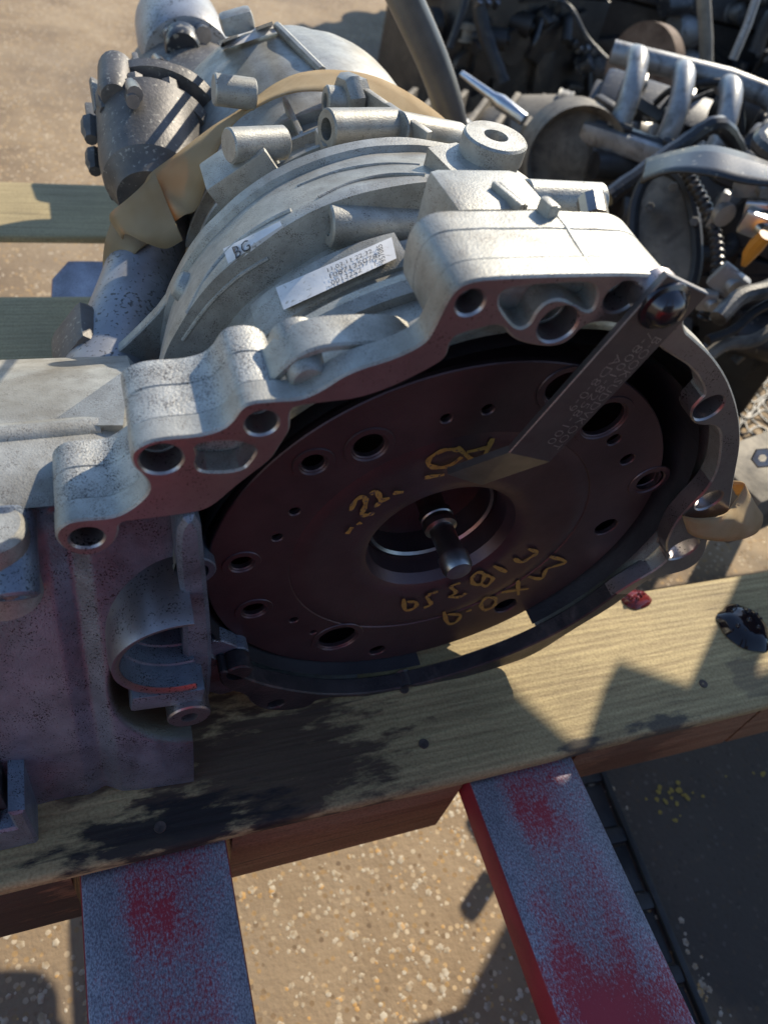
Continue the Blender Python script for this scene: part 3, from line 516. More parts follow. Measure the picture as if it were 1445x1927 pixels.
gp(MB().box(q2 + Vector((.035, .055, -.005)), (.11, .06, .085), Matrix.Rotation(R_(-20), 3, 'Z'), .015), 'transfer_body', DARKM, 35, .001)
gp(MB().lathe([(-.01, 0), (-.01, .012), (.0, .015), (.05, .017), (.06, 0)], 18, q2 + Vector((-.03, -.0, .052)), (.1, .97, .0)), 'cover_lobe', DARKM, 35, .001)
for k in range(4):
    t = R_(95 + 28 * k); gp(MB().box(q2 + Vector((math.cos(t) * .05, .05, math.sin(t) * .05)), (.012, .07, .006), Matrix.Rotation(-t, 3, 'Y'), .002), 'cover_rib', DARKM)
q3 = L(285, 345, .43); gp(MB().lathe([(-.02, .0), (-.02, .030), (-.008, .034), (.0, .042), (.02, .046), (.08, .05), (.10, .0)], 40, q3, (.10, .95, .2)), 'output_flange', DARKM, 30)
for (u, v, b, r) in ((255, 178, .46, .007), (251, 192, .455, .006), (256, 206, .47, .006), (322, 68, .80, .008), (342, 66, .80, .008), (303, 122, .74, .007), (316, 130, .74, .007), (384, 66, .80, .010), (300, 140, .72, .006)):
    q = L(u, v, b); gp(MB().cyl(q, q + Vector((.0, .04, -.01)), r, 12), 'bolt', SHAFT if r < .011 else BOLT)
q = L(345, 95, .78); gp(MB().lathe([(0, 0), (0, .02), (.004, .022), (.03, .022)], 20, q, (.1, 1, 0)), 'sensor_socket', BLACKP)
# --- output shaft tube and the dark ear flange at the left
pa, pb = L(222, 668, .285), L(290, 440, .44); gp(MB().tube([pa + (pa - pb) * .3, pa, (pa + pb) / 2, pb, pb + (pb - pa) * .4], .036, 36, rr=[.041, .037, .034, .033, .033]), 'shaft_tube', TUBE)
ear = sm(px2([(372, 470), (350, 540), (332, 600), (318, 655), (240, 700), (175, 736), (134, 740), (140, 722), (165, 705), (200, 672), (250, 628), (310, 566), (345, 500)], .255), 1)
gp(MB().plate([ear], .249, .259, .001), 'ear_flange', CAST)
gp(MB().tube(spline([L(132, 738, .245), L(165, 705, .245), L(196, 690, .25), L(222, 672, .255)]), .010, 10), 'ear_rib', CAST)
gp(MB().box(L(250, 690, .29), (.13, .05, .05), Matrix.Rotation(R_(35), 3, 'Y'), .008), 'ear_web', DARKM)
# --- differential housing at the left: leaning front wall with the starter scoop, ribbed top
cs = L(398, 1278, -.02); rs = (L(205, 1285, -.02) - cs).length
def wall_b(a, c):
    t = max(0, (c + .198) / .27); b = -.040 + .092 * t ** 1.7 + .004 * math.sin(a * 31 + c * 9)
    b += .010 * max(0, 1 - abs((a + .262) / .012)) * (c < .055) * .6
    d = math.hypot(a - cs.x, (c - cs.z) * 1.0)
    s = min(max((rs - d) / .012, 0), 1); b += s * s * (3 - 2 * s) * (.010 + .075 * max(0, 1 - d / rs) ** .8)
    if c > .045: b += (c - .045) ** 2 * 40
    return b + .0008 * mnoise.noise(Vector((a * 40, c * 40, 3)))
na, nc = 150, 150; V = []; F = []; aL, aR = -.46, -.196
for j in range(nc + 1):
    c = -.1985 + .272 * j / nc
    for i in range(na + 1): a = aL + (aR - aL) * i / na; V.append((a, wall_b(a, c), c))
for j in range(nc):
    for i in range(na): k = j * (na + 1) + i; F.append((k, k + 1, k + na + 2, k + na + 1))
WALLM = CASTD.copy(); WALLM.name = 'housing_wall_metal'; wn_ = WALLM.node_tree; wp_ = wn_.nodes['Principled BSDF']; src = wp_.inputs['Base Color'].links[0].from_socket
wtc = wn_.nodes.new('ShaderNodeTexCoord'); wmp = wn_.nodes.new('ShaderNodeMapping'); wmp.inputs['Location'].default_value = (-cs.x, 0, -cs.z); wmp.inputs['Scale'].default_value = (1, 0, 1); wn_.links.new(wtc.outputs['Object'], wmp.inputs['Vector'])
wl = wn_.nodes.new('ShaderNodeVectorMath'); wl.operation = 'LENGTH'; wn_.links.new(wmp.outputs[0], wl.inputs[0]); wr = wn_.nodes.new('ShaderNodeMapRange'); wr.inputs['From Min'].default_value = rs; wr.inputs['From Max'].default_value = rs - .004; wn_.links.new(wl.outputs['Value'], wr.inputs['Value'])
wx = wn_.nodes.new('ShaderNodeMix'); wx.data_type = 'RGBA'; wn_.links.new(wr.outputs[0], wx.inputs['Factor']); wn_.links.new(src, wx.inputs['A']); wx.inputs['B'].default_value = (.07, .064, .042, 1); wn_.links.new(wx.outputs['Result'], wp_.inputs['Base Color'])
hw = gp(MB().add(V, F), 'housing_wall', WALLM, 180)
g = MB(); sec = [(.03, .0735), (.05, .080), (.09, .078), (.12, .070), (.17, .05), (.22, .02), (.245, -.03), (.245, -.19), (.0, -.1985)]; V = []; F = []
for a in (-.46, -.212, -.20): V += [(a, b, c if a < -.205 else c - .02) for b, c in sec]
n = len(sec)
for i in range(2):
    for k in range(n - 1): F.append((i * n + k, i * n + k + 1, (i + 1) * n + k + 1, (i + 1) * n + k))
F.append(tuple(2 * n + k for k in range(n))); gp(g.add(V, F), 'housing_top', CAST, 50, .0006)
for (u0, v0, u1, v1, c, r) in ((-60, 836, 190, 812, .072, .010), (-60, 806, 120, 788, .060, .009), (-60, 752, 100, 742, .03, .012)):
    gp(MB().tube([Lc(u0, v0, c), Lc((u0 + u1) / 2, (v0 + v1) / 2, c), Lc(u1, v1, c)], r, 14), 'housing_rib', CAST)
ga = [Lc(88, 800, .075), Lc(232, 800, .085), Lc(245, 690, .085), Lc(215, 712, .082)]
gp(MB().add(ga + [p + Vector((0, 0, -.05)) for p in ga], [(0, 1, 2, 3), (0, 3, 7, 4), (3, 2, 6, 7), (1, 0, 4, 5)]), 'housing_gusset', CAST)
q = Lc(-6, 985, .076); gp(MB().lathe([(-.06, 0), (-.06, .02), (-.004, .019), (0, .016), (0, 0)], 28, q + Vector((-.004, .0, 0)), (0, .1, 1)), 'cover_boss', CAST)
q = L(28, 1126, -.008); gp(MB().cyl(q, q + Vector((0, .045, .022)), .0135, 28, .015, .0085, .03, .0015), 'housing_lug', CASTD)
# plug block at the lower left corner
w0 = toloc(Vector((-.0775, .228, .001)))
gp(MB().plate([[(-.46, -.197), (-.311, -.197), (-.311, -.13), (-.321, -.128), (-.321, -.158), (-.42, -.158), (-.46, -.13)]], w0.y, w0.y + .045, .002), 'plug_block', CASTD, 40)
gp(MB().box((-.36, w0.y + .03, -.15), (.07, .03, .05), None, .004), 'plug_socket', BLACKP)
q = Vector((-.335, w0.y + .012, -.156)); gp(MB().lathe([(0, 0), (0, .006), (.003, .006), (.003, .003), (.001, .003), (.001, 0)], 12, q, (0, 0, 1)), 'screw', BOLT)
# starter bore
cb = L(344, 1228, -.02); rb = abs(cb.x - L(213, 1236, -.02).x)
bore = MB().lathe([(-.024, rb * .93), (-.026, rb), (-.026, rb + .002), (-.018, rb + .0035), (.05, rb + .004)], 50, (cb.x, 0, cb.z), a0=R_(82), a1=R_(282)); gp(bore, 'starter_bore_rim', FACE)
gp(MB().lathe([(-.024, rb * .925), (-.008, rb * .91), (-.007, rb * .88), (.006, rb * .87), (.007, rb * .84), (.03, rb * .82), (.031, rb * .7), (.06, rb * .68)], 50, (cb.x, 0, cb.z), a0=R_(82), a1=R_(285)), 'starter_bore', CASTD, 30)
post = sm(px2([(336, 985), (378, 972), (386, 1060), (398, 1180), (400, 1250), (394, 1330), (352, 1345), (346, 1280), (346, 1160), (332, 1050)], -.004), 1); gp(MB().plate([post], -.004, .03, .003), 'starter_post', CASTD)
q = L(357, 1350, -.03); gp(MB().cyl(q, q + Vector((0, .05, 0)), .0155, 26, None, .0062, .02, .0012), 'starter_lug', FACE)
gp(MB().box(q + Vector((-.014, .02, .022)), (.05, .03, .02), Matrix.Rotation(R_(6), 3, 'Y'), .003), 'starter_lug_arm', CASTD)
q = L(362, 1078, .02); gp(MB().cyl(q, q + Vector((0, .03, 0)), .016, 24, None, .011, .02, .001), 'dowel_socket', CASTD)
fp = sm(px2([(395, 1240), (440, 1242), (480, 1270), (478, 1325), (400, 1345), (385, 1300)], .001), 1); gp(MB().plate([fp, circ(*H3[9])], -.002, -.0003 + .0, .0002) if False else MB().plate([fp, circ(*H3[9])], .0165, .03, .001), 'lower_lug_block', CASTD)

# --- torque converter
tc = (-.003, -.010); PB = .028; RP = .177
PH = [(695, 840, 28), (590, 872, 21), (455, 1060, 19), (635, 1200, 31), (1135, 790, 34), (840, 788, 10), (918, 771, 11), (555, 963, 10), (522, 1012, 10), (478, 1147, 19), (553, 1167, 8), (590, 1190, 6), (710, 1224, 13), (1060, 730, 30), (1155, 828, 11), (1180, 865, 11), (1220, 905, 20), (1140, 992, 17), (951, 1140, 17)]
holes = [circ(*pxc(u, v, w_, PB), 22) for u, v, w_ in PH]
conv = MB().plate([circ(*tc, RP, 160), circ(*tc, .118, 96)] + holes, PB, PB + .005, .0008); cv = gp(conv, 'torque_converter', STEELD, 40)
def cpart(mb_, name, mat, ang=35): return mb_.build(name, mat, cv, Vector((0, 0, 0)), ang)
cpart(MB().lathe([(PB + .001, .1182), (PB - .0005, .112), (PB - .001, .104), (PB + .0002, .099), (PB + .0002, .074), (PB + .001, .066), (PB + .004, .060), (PB + .012, .0555), (PB + .03, .0545), (PB + .03, .052), (PB + .05, .051), (PB + .055, .03), (PB + .055, 0)], 96, (tc[0], 0, tc[1])), 'hub_dish', STEELD, 25)
cpart(MB().lathe([(PB + .028, .0535), (PB + .0265, .051), (PB + .0285, .049)], 72, (tc[0], 0, tc[1])), 'hub_lip', SHAFT, 25)
cpart(MB().lathe([(PB + .005, .176), (PB + .018, .174), (PB + .045, .165), (PB + .05, .10)], 96, (tc[0], 0, tc[1])), 'converter_shell', STEELD, 25)
for (u, v, w_) in PH[:4] + PH[9:10] + [PH[13], PH[4], PH[16]]:
    a_, c_, r_ = pxc(u, v, w_, PB); cpart(MB().lathe([(PB - .0002, r_ + .0065), (PB - .0011, r_ + .006), (PB - .0013, r_ + .0022), (PB - .0002, r_ + .0012)], 36, (a_, 0, c_)), 'bolt_pad', STEELD, 25)
sh = L(848, 1036, 0.); s0 = Vector((tc[0] + .001, -.002, tc[1] + .004))
cpart(MB().lathe([(0, 0), (.0005, .0095), (.004, .0115), (.014, .0118), (.015, .0095), (.040, .0095), (.041, .0128), (.045, .0132), (.046, .0122), (.049, .0122), (.050, .0132), (.055, .0132), (.056, .011), (.085, .011)], 40, s0), 'input_shaft', SHAFT, 30)
# yellow marker writing on the converter plate, as it stands: upside down
STROKES = [[(866, 847), (836, 847), (808, 863), (811, 878), (842, 878), (869, 860)], [(799, 899), (836, 893)], [(860, 841), (900, 869), (927, 825)], [(878, 851), (921, 841)],
           [(660, 962), (669, 942), (685, 935), (688, 949), (681, 968), (693, 969), (704, 964)], [(697, 931), (708, 925), (716, 943), (704, 954)], [(716, 943), (733, 937)], [(740, 928), (759, 926)], [(653, 1005), (663, 992)], [(672, 988), (680, 983)],
           [(994, 1033), (1010, 1040), (998, 1049), (981, 1058), (967, 1051)], [(929, 1065), (953, 1077)], [(887, 1089), (898, 1077), (911, 1082), (904, 1099), (891, 1099), (887, 1089)], [(911, 1082), (927, 1089), (915, 1103), (904, 1099)],
           [(866, 1097), (849, 1104), (858, 1115), (847, 1123), (866, 1123), (877, 1116)], [(821, 1113), (804, 1123), (811, 1137), (797, 1144)], [(804, 1119), (824, 1113)], [(759, 1127), (763, 1148), (780, 1144), (783, 1134), (766, 1132)],
           [(1034, 1047), (1064, 1058), (1029, 1071), (1019, 1089), (994, 1085)], [(974, 1092), (975, 1120)], [(943, 1115), (994, 1108)], [(904, 1137), (915, 1125), (932, 1127), (929, 1141), (911, 1148), (904, 1137)], [(877, 1151), (887, 1148)], [(835, 1151), (842, 1172), (856, 1172), (866, 1158), (842, 1156)]]
for k, s in enumerate(STROKES):
    g = MB()
    P = [L(u, v, PB - .0012 - .00003 * k) for u, v in s]; P = spline(P, 5) if len(P) > 2 else [P[0].lerp(P[1], t / 4) for t in range(5)]; V = []
    for i, p in enumerate(P):
        t = (P[min(i + 1, len(P) - 1)] - P[max(i - 1, 0)]).normalized(); nr = Vector((-t.z, 0, t.x)); wd = .0018 * (1 + .25 * math.sin(i * 1.3 + k)) * (.75 if i in (0, len(P) - 1) else 1); V += [p + nr * wd, p - nr * wd]
    g.add(V, [(2 * i, 2 * i + 1, 2 * i + 3, 2 * i + 2) for i in range(len(P) - 1)]); cpart(g, 'marker_stroke', CHALK)

# --- retaining bracket bolted across the opening
BB = -.0105; bt = .0045
br = [(1256, 517), (1326, 553), (1060, 868), (957, 853)]
bq = [L(u, v, BB) for u, v in br]; e = (bq[3] - bq[0]).normalized(); nw = Vector((e.z, 0, -e.x)); nw = nw if nw.dot(bq[1] - bq[0]) > 0 else -nw; wd = .0345
c0, c1 = bq[0], bq[3]; P = [c0, c0 + nw * wd, c1 + nw * wd, c1]
loopb = [(p.x, p.z) for p in P]
bk = gp(MB().plate([loopb], BB, BB + bt, .0006), 'retaining_bracket', BRKT)
tipA, tipB = L(842, 893, .010), L(906, 913, .010); lq = [c1 + Vector((0, .0004, 0)), c1 + nw * wd + Vector((0, .0004, 0)), tipB, tipA]; nn = (lq[1] - lq[0]).cross(lq[3] - lq[0]).normalized(); nn = nn if nn.y > 0 else -nn
MB().add(lq + [p + nn * bt for p in lq], [(0, 1, 2, 3), (7, 6, 5, 4), (0, 4, 5, 1), (1, 5, 6, 2), (2, 6, 7, 3), (3, 7, 4, 0)]).build('bracket_foot', BRKT, bk)
qb = L(1252, 580, BB - .002); MB().lathe([(-.0085, 0), (-.0083, .003), (-.0072, .0065), (-.0045, .0096), (-.001, .0112), (.0, .0135), (.0016, .0140), (.002, .0140)], 40, (qb.x, BB - .0015, qb.z)).build('bracket_bolt', BOLT, bk)
qs = Vector((qb.x, BB, qb.z)); gp(MB().cyl(qs + Vector((0, .004, 0)), qs + Vector((0, .014, 0)), .013, 20), 'bolt_spacer', FACE)
def text_mesh(s, size, extrude=.0, off=0.):
    fc = bpy.data.curves.new('t', 'FONT'); fc.body = s; fc.size = size; fc.extrude = extrude; fc.offset = off; fc.resolution_u = 2; fc.align_x = 'LEFT'
    ob = bpy.data.objects.new('t', fc); col.objects.link(ob); dg = bpy.context.evaluated_depsgraph_get(); me = bpy.data.meshes.new_from_object(ob.evaluated_get(dg))
    V = [q.co.copy() for q in me.vertices]; F = [tuple(g.vertices) for g in me.polygons]; bpy.data.objects.remove(ob); bpy.data.curves.remove(fc); bpy.data.meshes.remove(me); return V, F
g = MB()
for row, (s, st) in enumerate((('B-OOKSUDDVKOOT', .030), ('/-8001-8258-100', .030), ('AD8-0-9', .047))):
    V, F = text_mesh(s, .0086, 0, -.0002); wmax = max(v.x for v in V) or 1; want = (.088, .085, .042)[row]; k = want / wmax
    o_ = c0 + nw * (wd - .0030 - row * .0068) + e * st
    g.add([o_ + e * (v.x * k) - nw * (-v.y * 1.0) * -1 * -1 + Vector((0, -.00025, 0)) if False else o_ + e * (v.x * k) - nw * (.006 - v.y) + Vector((0, -.0003, 0)) for v in V], F)
tag(g.build('stamped_lettering', ENGR, bk), 'three rows of stamped letters and numbers along the bracket')

# --- paper stickers
def patch(corners, eps, nu, nv, name, mat, texts=(), parent=gx):
    A, B, C_, D = [Vector(c) for c in corners]        # top-left, top-right, bottom-right, bottom-left
    def at(s, t, e=0.): p = A.lerp(B, s).lerp(D.lerp(C_, s), t); return onbody(p.x, p.y, eps + e)
    g = MB(); V = [at(i / nu, j / nv) for j in range(nv + 1) for i in range(nu + 1)]
    g.add(V, [(j * (nu + 1) + i, j * (nu + 1) + i + 1, (j + 1) * (nu + 1) + i + 1, (j + 1) * (nu + 1) + i) for j in range(nv) for i in range(nu)])
    st = gp(g, name, mat, 60)
    G = MB()
    for (s, s0, s1, t0, t1, rot) in texts:
        V, F = text_mesh(s, 1.0); x1 = max(v.x for v in V); y1 = max(v.y for v in V)
        if rot: G.add([at(s0 + (s1 - s0) * (1 - v.y / y1), t1 + (t0 - t1) * (v.x / x1), .0012) for v in V], F)
        else: G.add([at(s0 + (s1 - s0) * v.x / x1, t1 + (t0 - t1) * v.y / y1, .0012) for v in V], F)
    if texts: G.build('printed_text', INK, st, None, merge=False)
    return st
LBE = .0082
patch([(519, 541), (737, 446), (746, 486), (534, 583)], LBE, 30, 5, 'part_label', PAPER, (('11.03.11 22:32', .42, .82, .12, .30, False), ('1087135078', .42, .85, .40, .60, False), ('0013252', .43, .70, .70, .90, False), ('1', .80, .82, .70, .90, False), ('957085', .86, .91, .10, .92, True)))
patch([(420, 468), (527, 416), (533, 428), (432, 503)], .0012, 16, 3, 'torn_sticker', PAPER, (('BG', .12, .42, .15, .85, False),))
patch([(410, 78), (512, 40), (520, 60), (418, 94)], .0012, 16, 3, 'rear_label', PAPER)

# ------------------------------------------------------------------ ratchet strap over the casing
def ribbon(secs, name, mat, parent=None, n=8, thick=.0012):
    A = spline([s[0] for s in secs], n); B = spline([s[1] for s in secs], n); V = []; UV = []; ln = 0; m = 5
    for i, (a, b) in enumerate(zip(A, B)):
        if i: ln += ((a + b) / 2 - (A[i - 1] + B[i - 1]) / 2).length
        for k in range(m): V.append(a.lerp(b, k / (m - 1))); UV.append((ln * 12, k / (m - 1)))
    F = [(i * m + k, i * m + k + 1, (i + 1) * m + k + 1, (i + 1) * m + k) for i in range(len(A) - 1) for k in range(m - 1)]
    ob = MB().add(V, F).build(name, mat, parent, None, 180, False, 0., UV)
    md = ob.modifiers.new('thickness', 'SOLIDIFY'); md.thickness = thick; md.offset = 0; return ob
def S(u, v, b, u2, v2, b2): return toworld(L(u, v, b)), toworld(L(u2, v2, b2))
st = empty('ratchet_strap', toworld(Vector((0, .45, -.2)))); tag(st, 'yellow webbing strap pulled over the gearbox casing and knotted at its left', 'strap')
secs = [S(905, 330, .45, 830, 350, .40), S(868, 258, .45, 800, 285, .40), S(806, 200, .45, 740, 236, .40), S(720, 150, .448, 690, 192, .40), S(640, 133, .445, 642, 175, .40), S(570, 137, .445, 575, 171, .40), S(520, 157, .44, 528, 181, .40), S(482, 184, .43, 488, 199, .40), S(443, 212, .415, 452, 221, .40), S(398, 240, .405, 425, 253, .39), S(335, 288, .395, 402, 302, .375), S(285, 325, .39, 374, 388, .365), S(272, 345, .39, 347, 405, .36), S(252, 365, .39, 325, 420, .37)]
def unw(p): return p
rb_ = ribbon(secs, 'webbing', WEBB)
rb_.parent = st; rb_.location = -Vector(st.location)
k2 = ribbon([S(292, 326, .385, 345, 452, .35), S(268, 350, .378, 312, 468, .35), S(236, 378, .375, 272, 456, .355), S(210, 400, .38, 238, 440, .365), S(208, 415, .39, 232, 450, .38)], 'knot', WEBB); k2.parent = st; k2.location = -Vector(st.location)
k3 = ribbon([S(212, 412, .40, 290, 452, .385), S(200, 450, .395, 262, 470, .37), S(195, 490, .39, 238, 500, .37), S(197, 525, .39, 220, 530, .375), S(206, 560, .39, 215, 560, .38)], 'tail', WEBB); k3.parent = st; k3.location = -Vector(st.location)
# loose strap end looped round the lug at the right
sl = empty('strap_loop', toworld(L(1355, 1010, .02))); tag(sl, 'loop of tan webbing hanging round the lug at the right of the bell housing', 'strap')
lp = [S(1372, 905, .012, 1384, 930, .03), S(1400, 912, .012, 1422, 955, .03), S(1378, 950, .004, 1434, 975, .02), S(1362, 968, -.008, 1420, 1004, .01), S(1325, 976, -.012, 1370, 1018, -.004), S(1295, 974, -.008, 1310, 1010, -.004), S(1283, 966, .004, 1286, 990, .008), S(1300, 950, .02, 1296, 985, .03)]
k4 = ribbon(lp, 'webbing', WEBB); k4.parent = sl; k4.location = -Vector(sl.location)

# ------------------------------------------------------------------ oil on the board
OIL = bpy.data.materials.new('dark_oil'); OIL.use_nodes = True; pp = OIL.node_tree.nodes['Principled BSDF']; pp.inputs['Base Color'].default_value = (.012, .008, .010, 1); pp.inputs['Roughness'].default_value = .04; pp.inputs['IOR'].default_value = 1.5
OILR = bpy.data.materials.new('red_oil'); OILR.use_nodes = True; pp = OILR.node_tree.nodes['Principled BSDF']; pp.inputs['Base Color'].default_value = (.22, .035, .035, 1); pp.inputs['Roughness'].default_value = .05; pp.inputs['Transmission Weight'].default_value = .35
def puddle(name, cen, rx, ry, h, mat, label, bubbles, seed):
    r = random.Random(seed); e_ = empty(name, cen); V = [(0, 0, h)]; F = []; n = 40; m = 7
    for j in range(1, m + 1):
        q = j / m; z = h * (1 - q ** 3.2)
        for k in range(n):
            t = 2 * math.pi * k / n; w_ = 1 + .16 * mnoise.noise(Vector((math.cos(t) * 1.4, math.sin(t) * 1.4, seed))) ; V.append((rx * q * w_ * math.cos(t), ry * q * w_ * math.sin(t), z + .0006))
    F += [(0, 1 + k, 1 + (k + 1) % n) for k in range(n)]
    for j in range(m - 1): F += [(1 + j * n + k, 1 + (j + 1) * n + k, 1 + (j + 1) * n + (k + 1) % n, 1 + j * n + (k + 1) % n) for k in range(n)]
    MB().add(V, F).build('oil_film', mat, e_)
    for _ in range(bubbles):
        a = r.uniform(0, 6.3); d = r.uniform(0, .75); s = r.uniform(.0012, .0032)
        MB().lathe([(-s, 0), (-s * .7, s * .7), (0, s), (s * .7, s * .7), (s, 0)], 12, (rx * d * math.cos(a), ry * d * math.sin(a), h * (1 - d ** 3.2) + s * .3), (0, 0, 1)).build('bubble', mat, e_)
    return tag(e_, label, 'oil puddle')
puddle('oil_puddle', Wz(1398, 1180, .001), .030, .030, .012, OIL, 'glossy black oil puddle with bubbles at the right end of the front board', 9, 3)
puddle('oil_drip', Wz(1196, 1128, .001), .019, .012, .006, OILR, 'small red oil puddle with bubbles on the sunlit board below the bell housing', 12, 8)

# ------------------------------------------------------------------ scrap engines and parts behind, plus an unseen rack and engines added for shade
def engine(name, loc, rz, dim, seed, label, mats, n_hose=6, n_clut=22, cat='engine', manifold=False, pulleys=3, tilt=0., cover=None):
    r = random.Random(seed); e_ = empty(name, loc, (tilt, 0, rz)); lx, ly, lz = dim; MA, MBk, MC = mats
    tag(e_, label, cat, None)
    g = MB().box((0, 0, lz * .38), (lx * .92, ly * .8, lz * .62), None, .012)
    for k in range(9): g.box((r.uniform(-.42, .42) * lx, -ly * r.uniform(.38, .44), lz * r.uniform(.15, .6)), (r.uniform(.02, .16), r.uniform(.02, .06), r.uniform(.02, .14)), Matrix.Rotation(r.uniform(-.5, .5), 3, 'Y'), .006)
    for k in range(3): g.lathe([(0, .0), (0, .05), (.015, .055), (.03, .05), (.03, 0)], 20, (r.uniform(-.4, .4) * lx, -ly * .44, lz * r.uniform(.2, .55)), (0, 1, 0))
    g.build('engine_block', MA, e_, rough=.002)
    MB().box((0, ly * .02, lz * .1), (lx * .8, ly * .62, lz * .2), None, .02).build('oil_sump', MBk, e_, rough=.002)
    for s in (-1, 1):
        rot = Matrix.Rotation(R_(18 * s), 3, 'X'); MB().box((0, s * ly * .26, lz * .76), (lx * .9, ly * .34, lz * .2), rot, .012).build('cylinder_head', MA, e_, rough=.0015)
        g = MB().box((0, s * ly * .30, lz * .88), (lx * .84, ly * .27, lz * .10), rot, .02)
        for k in range(4): g.box((-lx * .3 + lx * .2 * k, s * ly * .33, lz * .935), (.05, ly * .2, .012), rot, .004)
        g.build('rocker_cover', MBk, e_)
    for k in range(pulleys):
        rr = r.uniform(.04, .085); y = (-.3 + .3 * k) * ly; z = lz * r.uniform(.25, .75); x = -lx * .5
        MB().lathe([(0, 0), (0, rr * .3), (.006, rr * .35), (.006, rr * .8), (-.004, rr * .9), (-.004, rr), (.006, rr * .97), (.012, rr), (.018, rr * .97), (.024, rr), (.03, rr), (.03, 0)], 30, (x - .035, y, z), (1, 0, 0)).build('pulley', r.choice((MBk, MC, RUSTY)), e_)
    for k in range(n_hose):
        a = Vector((r.uniform(-.5, .5) * lx, r.uniform(-.6, .3) * ly, lz * r.uniform(.5, 1.0))); d = Vector((r.uniform(-.3, .3), r.uniform(-.3, .3), r.uniform(-.15, .12)))
        P = spline([a, a + d * .4 + Vector((0, 0, r.uniform(.02, .10))), a + d * .8 + Vector((r.uniform(-.06, .06), r.uniform(-.06, .06), 0)), a + d * 1.1 + Vector((0, 0, -r.uniform(.02, .15)))], 7)
        rad = r.choice((.005, .007, .010, .014, .019))
        rr_ = [rad * (1.12 if (i % 2 and rad > .012) else 1) for i in range(len(P))]
        MB().tube(P, rad, 10, rr=rr_).build('hose' if rad > .006 else 'cable', r.choice((RUBBER, RUBBER, BLACKP, MC)), e_)
    for k in range(n_clut):
        p = Vector((r.uniform(-.52, .52) * lx, r.uniform(-.56, .45) * ly, lz * r.uniform(.25, 1.0))); t = r.random(); m = r.choice((MA, MBk, MC, MC, ALUB, DUSTY)); rot = Matrix.Rotation(r.uniform(-1, 1), 3, 'Z') @ Matrix.Rotation(r.uniform(-.6, .6), 3, 'X')
        if t < .3:
            g = MB().box(p, (r.uniform(.03, .10), r.uniform(.015, .05), r.uniform(.015, .04)), rot, .004); g.box(p + rot @ Vector((.03, 0, .02)), (.012, .02, .05), rot, .003); g.build('bracket', m, e_)
        elif t < .55:
            ax = rot @ Vector((r.choice((0, 1)), r.choice((-1, .2)), .3)); s = r.uniform(.012, .035); MB().lathe([(0, 0), (0, s), (.008, s), (.008, s * .7), (.03, s * .7), (.03, s * .9), (.045, s * .9), (.05, s * .5), (.05, 0)], 16, p, ax).build('connector', m, e_)
        elif t < .8:
            s = r.uniform(.006, .012); g = MB()
            for i in range(3): g.cyl(p + Vector((i * .03, 0, 0)), p + Vector((i * .03, -.012, .018)), s, 6)
            g.build('bolts', r.choice((ALUB, SHAFT)), e_)
        else:
            s = r.uniform(.02, .045); MB().lathe([(-.05, 0), (-.05, s), (-.035, s * 1.05), (.035, s * 1.05), (.05, s), (.05, s * .4), (.06, s * .4), (.06, 0)], 22, p, rot @ Vector((1, .2, .1))).build('canister', m, e_)
    if manifold:
        MB().tube([(-lx * .42, ly * .02, lz * 1.10), (0, ly * .02, lz * 1.13), (lx * .5, ly * .02, lz * 1.10)], .022, 16).build('manifold_rail', ALUB, e_)
        for k in range(5):
            x = -lx * .34 + lx * .17 * k; P = spline([(x, ly * .02, lz * 1.11), (x + .01, -ly * .14, lz * 1.13), (x + .02, -ly * .30, lz * 1.04), (x + .02, -ly * .36, lz * .90)], 7); MB().tube(P, .021, 14).build('manifold_runner', ALUB, e_)
        MB().box((lx * .05, -ly * .40, lz * .90), (lx * .95, .05, .04), None, .012).build('manifold_flange', ALUB, e_)
    return e_
def G(u, v, z=GROUND): return Wz(u, v, z)
engine('scrap_engine', Vector((1.24, 1.36, GROUND)), R_(-36), (.56, .44, .48), 21, 'scrap engine with bright ribbed intake manifold standing at the right', (IRON, BLACKP, ALUG), 8, 46, manifold=True)
engine('scrap_engine', Vector((1.30, 1.12, GROUND)), R_(-52), (.34, .34, .52), 5, 'scrap engine at the right edge with dusty brown belt cover and ribbed hose', (IRON, BLACKP, ALUG), 10, 60)
engine('scrap_engine', Vector((1.28, 2.50, GROUND)), R_(10), (.60, .5, .60), 33, 'black scrap engine in shadow behind the grey pipe', (IRON, BLACKP, IRON), 10, 46)
engine('scrap_engine', Vector((2.00, 2.60, GROUND)), R_(-20), (.62, .5, .56), 45, 'black scrap engine with thin upright pipes at the top right', (IRON, BLACKP, ALUG), 14, 60)
engine('scrap_engine', Vector((2.35, 2.05, GROUND)), R_(-30), (.62, .5, .52), 52, 'scrap engine furthest right along the top with pale pipework', (IRON, BLACKP, ALUB), 14, 60)
engine('scrap_engine', Vector((1.75, 3.4, GROUND)), R_(0), (.7, .5, .60), 63, 'scrap engine furthest back behind the others', (IRON, BLACKP, ALUG), 8, 40)
engine('scrap_engine', Vector((1.54, .50, GROUND + .40)), R_(92), (.64, .56, .56), 71, 'unseen scrap engine added on the lower rack shelf to shade the ground at the right', (IRON, BLACKP, ALUG), 5, 20)  # out of view, added to shade the ground at the right
engine('scrap_engine', Vector((1.52, .47, .81)), R_(86), (.54, .54, .5), 72, 'unseen scrap engine added on the upper rack shelf to shade the fork and board', (IRON, BLACKP, ALUG), 5, 20)  # out of view, added with its shelf to shade right fork and board
engine('scrap_engine', Vector((1.62, -.30, GROUND)), R_(80), (.62, .60, .60), 77, 'unseen scrap engine added in front of the rack to darken the ground and the flange reflections', (IRON, BLACKP, ALUG), 4, 12)  # out of view, added to shade the ground and darken flange reflections
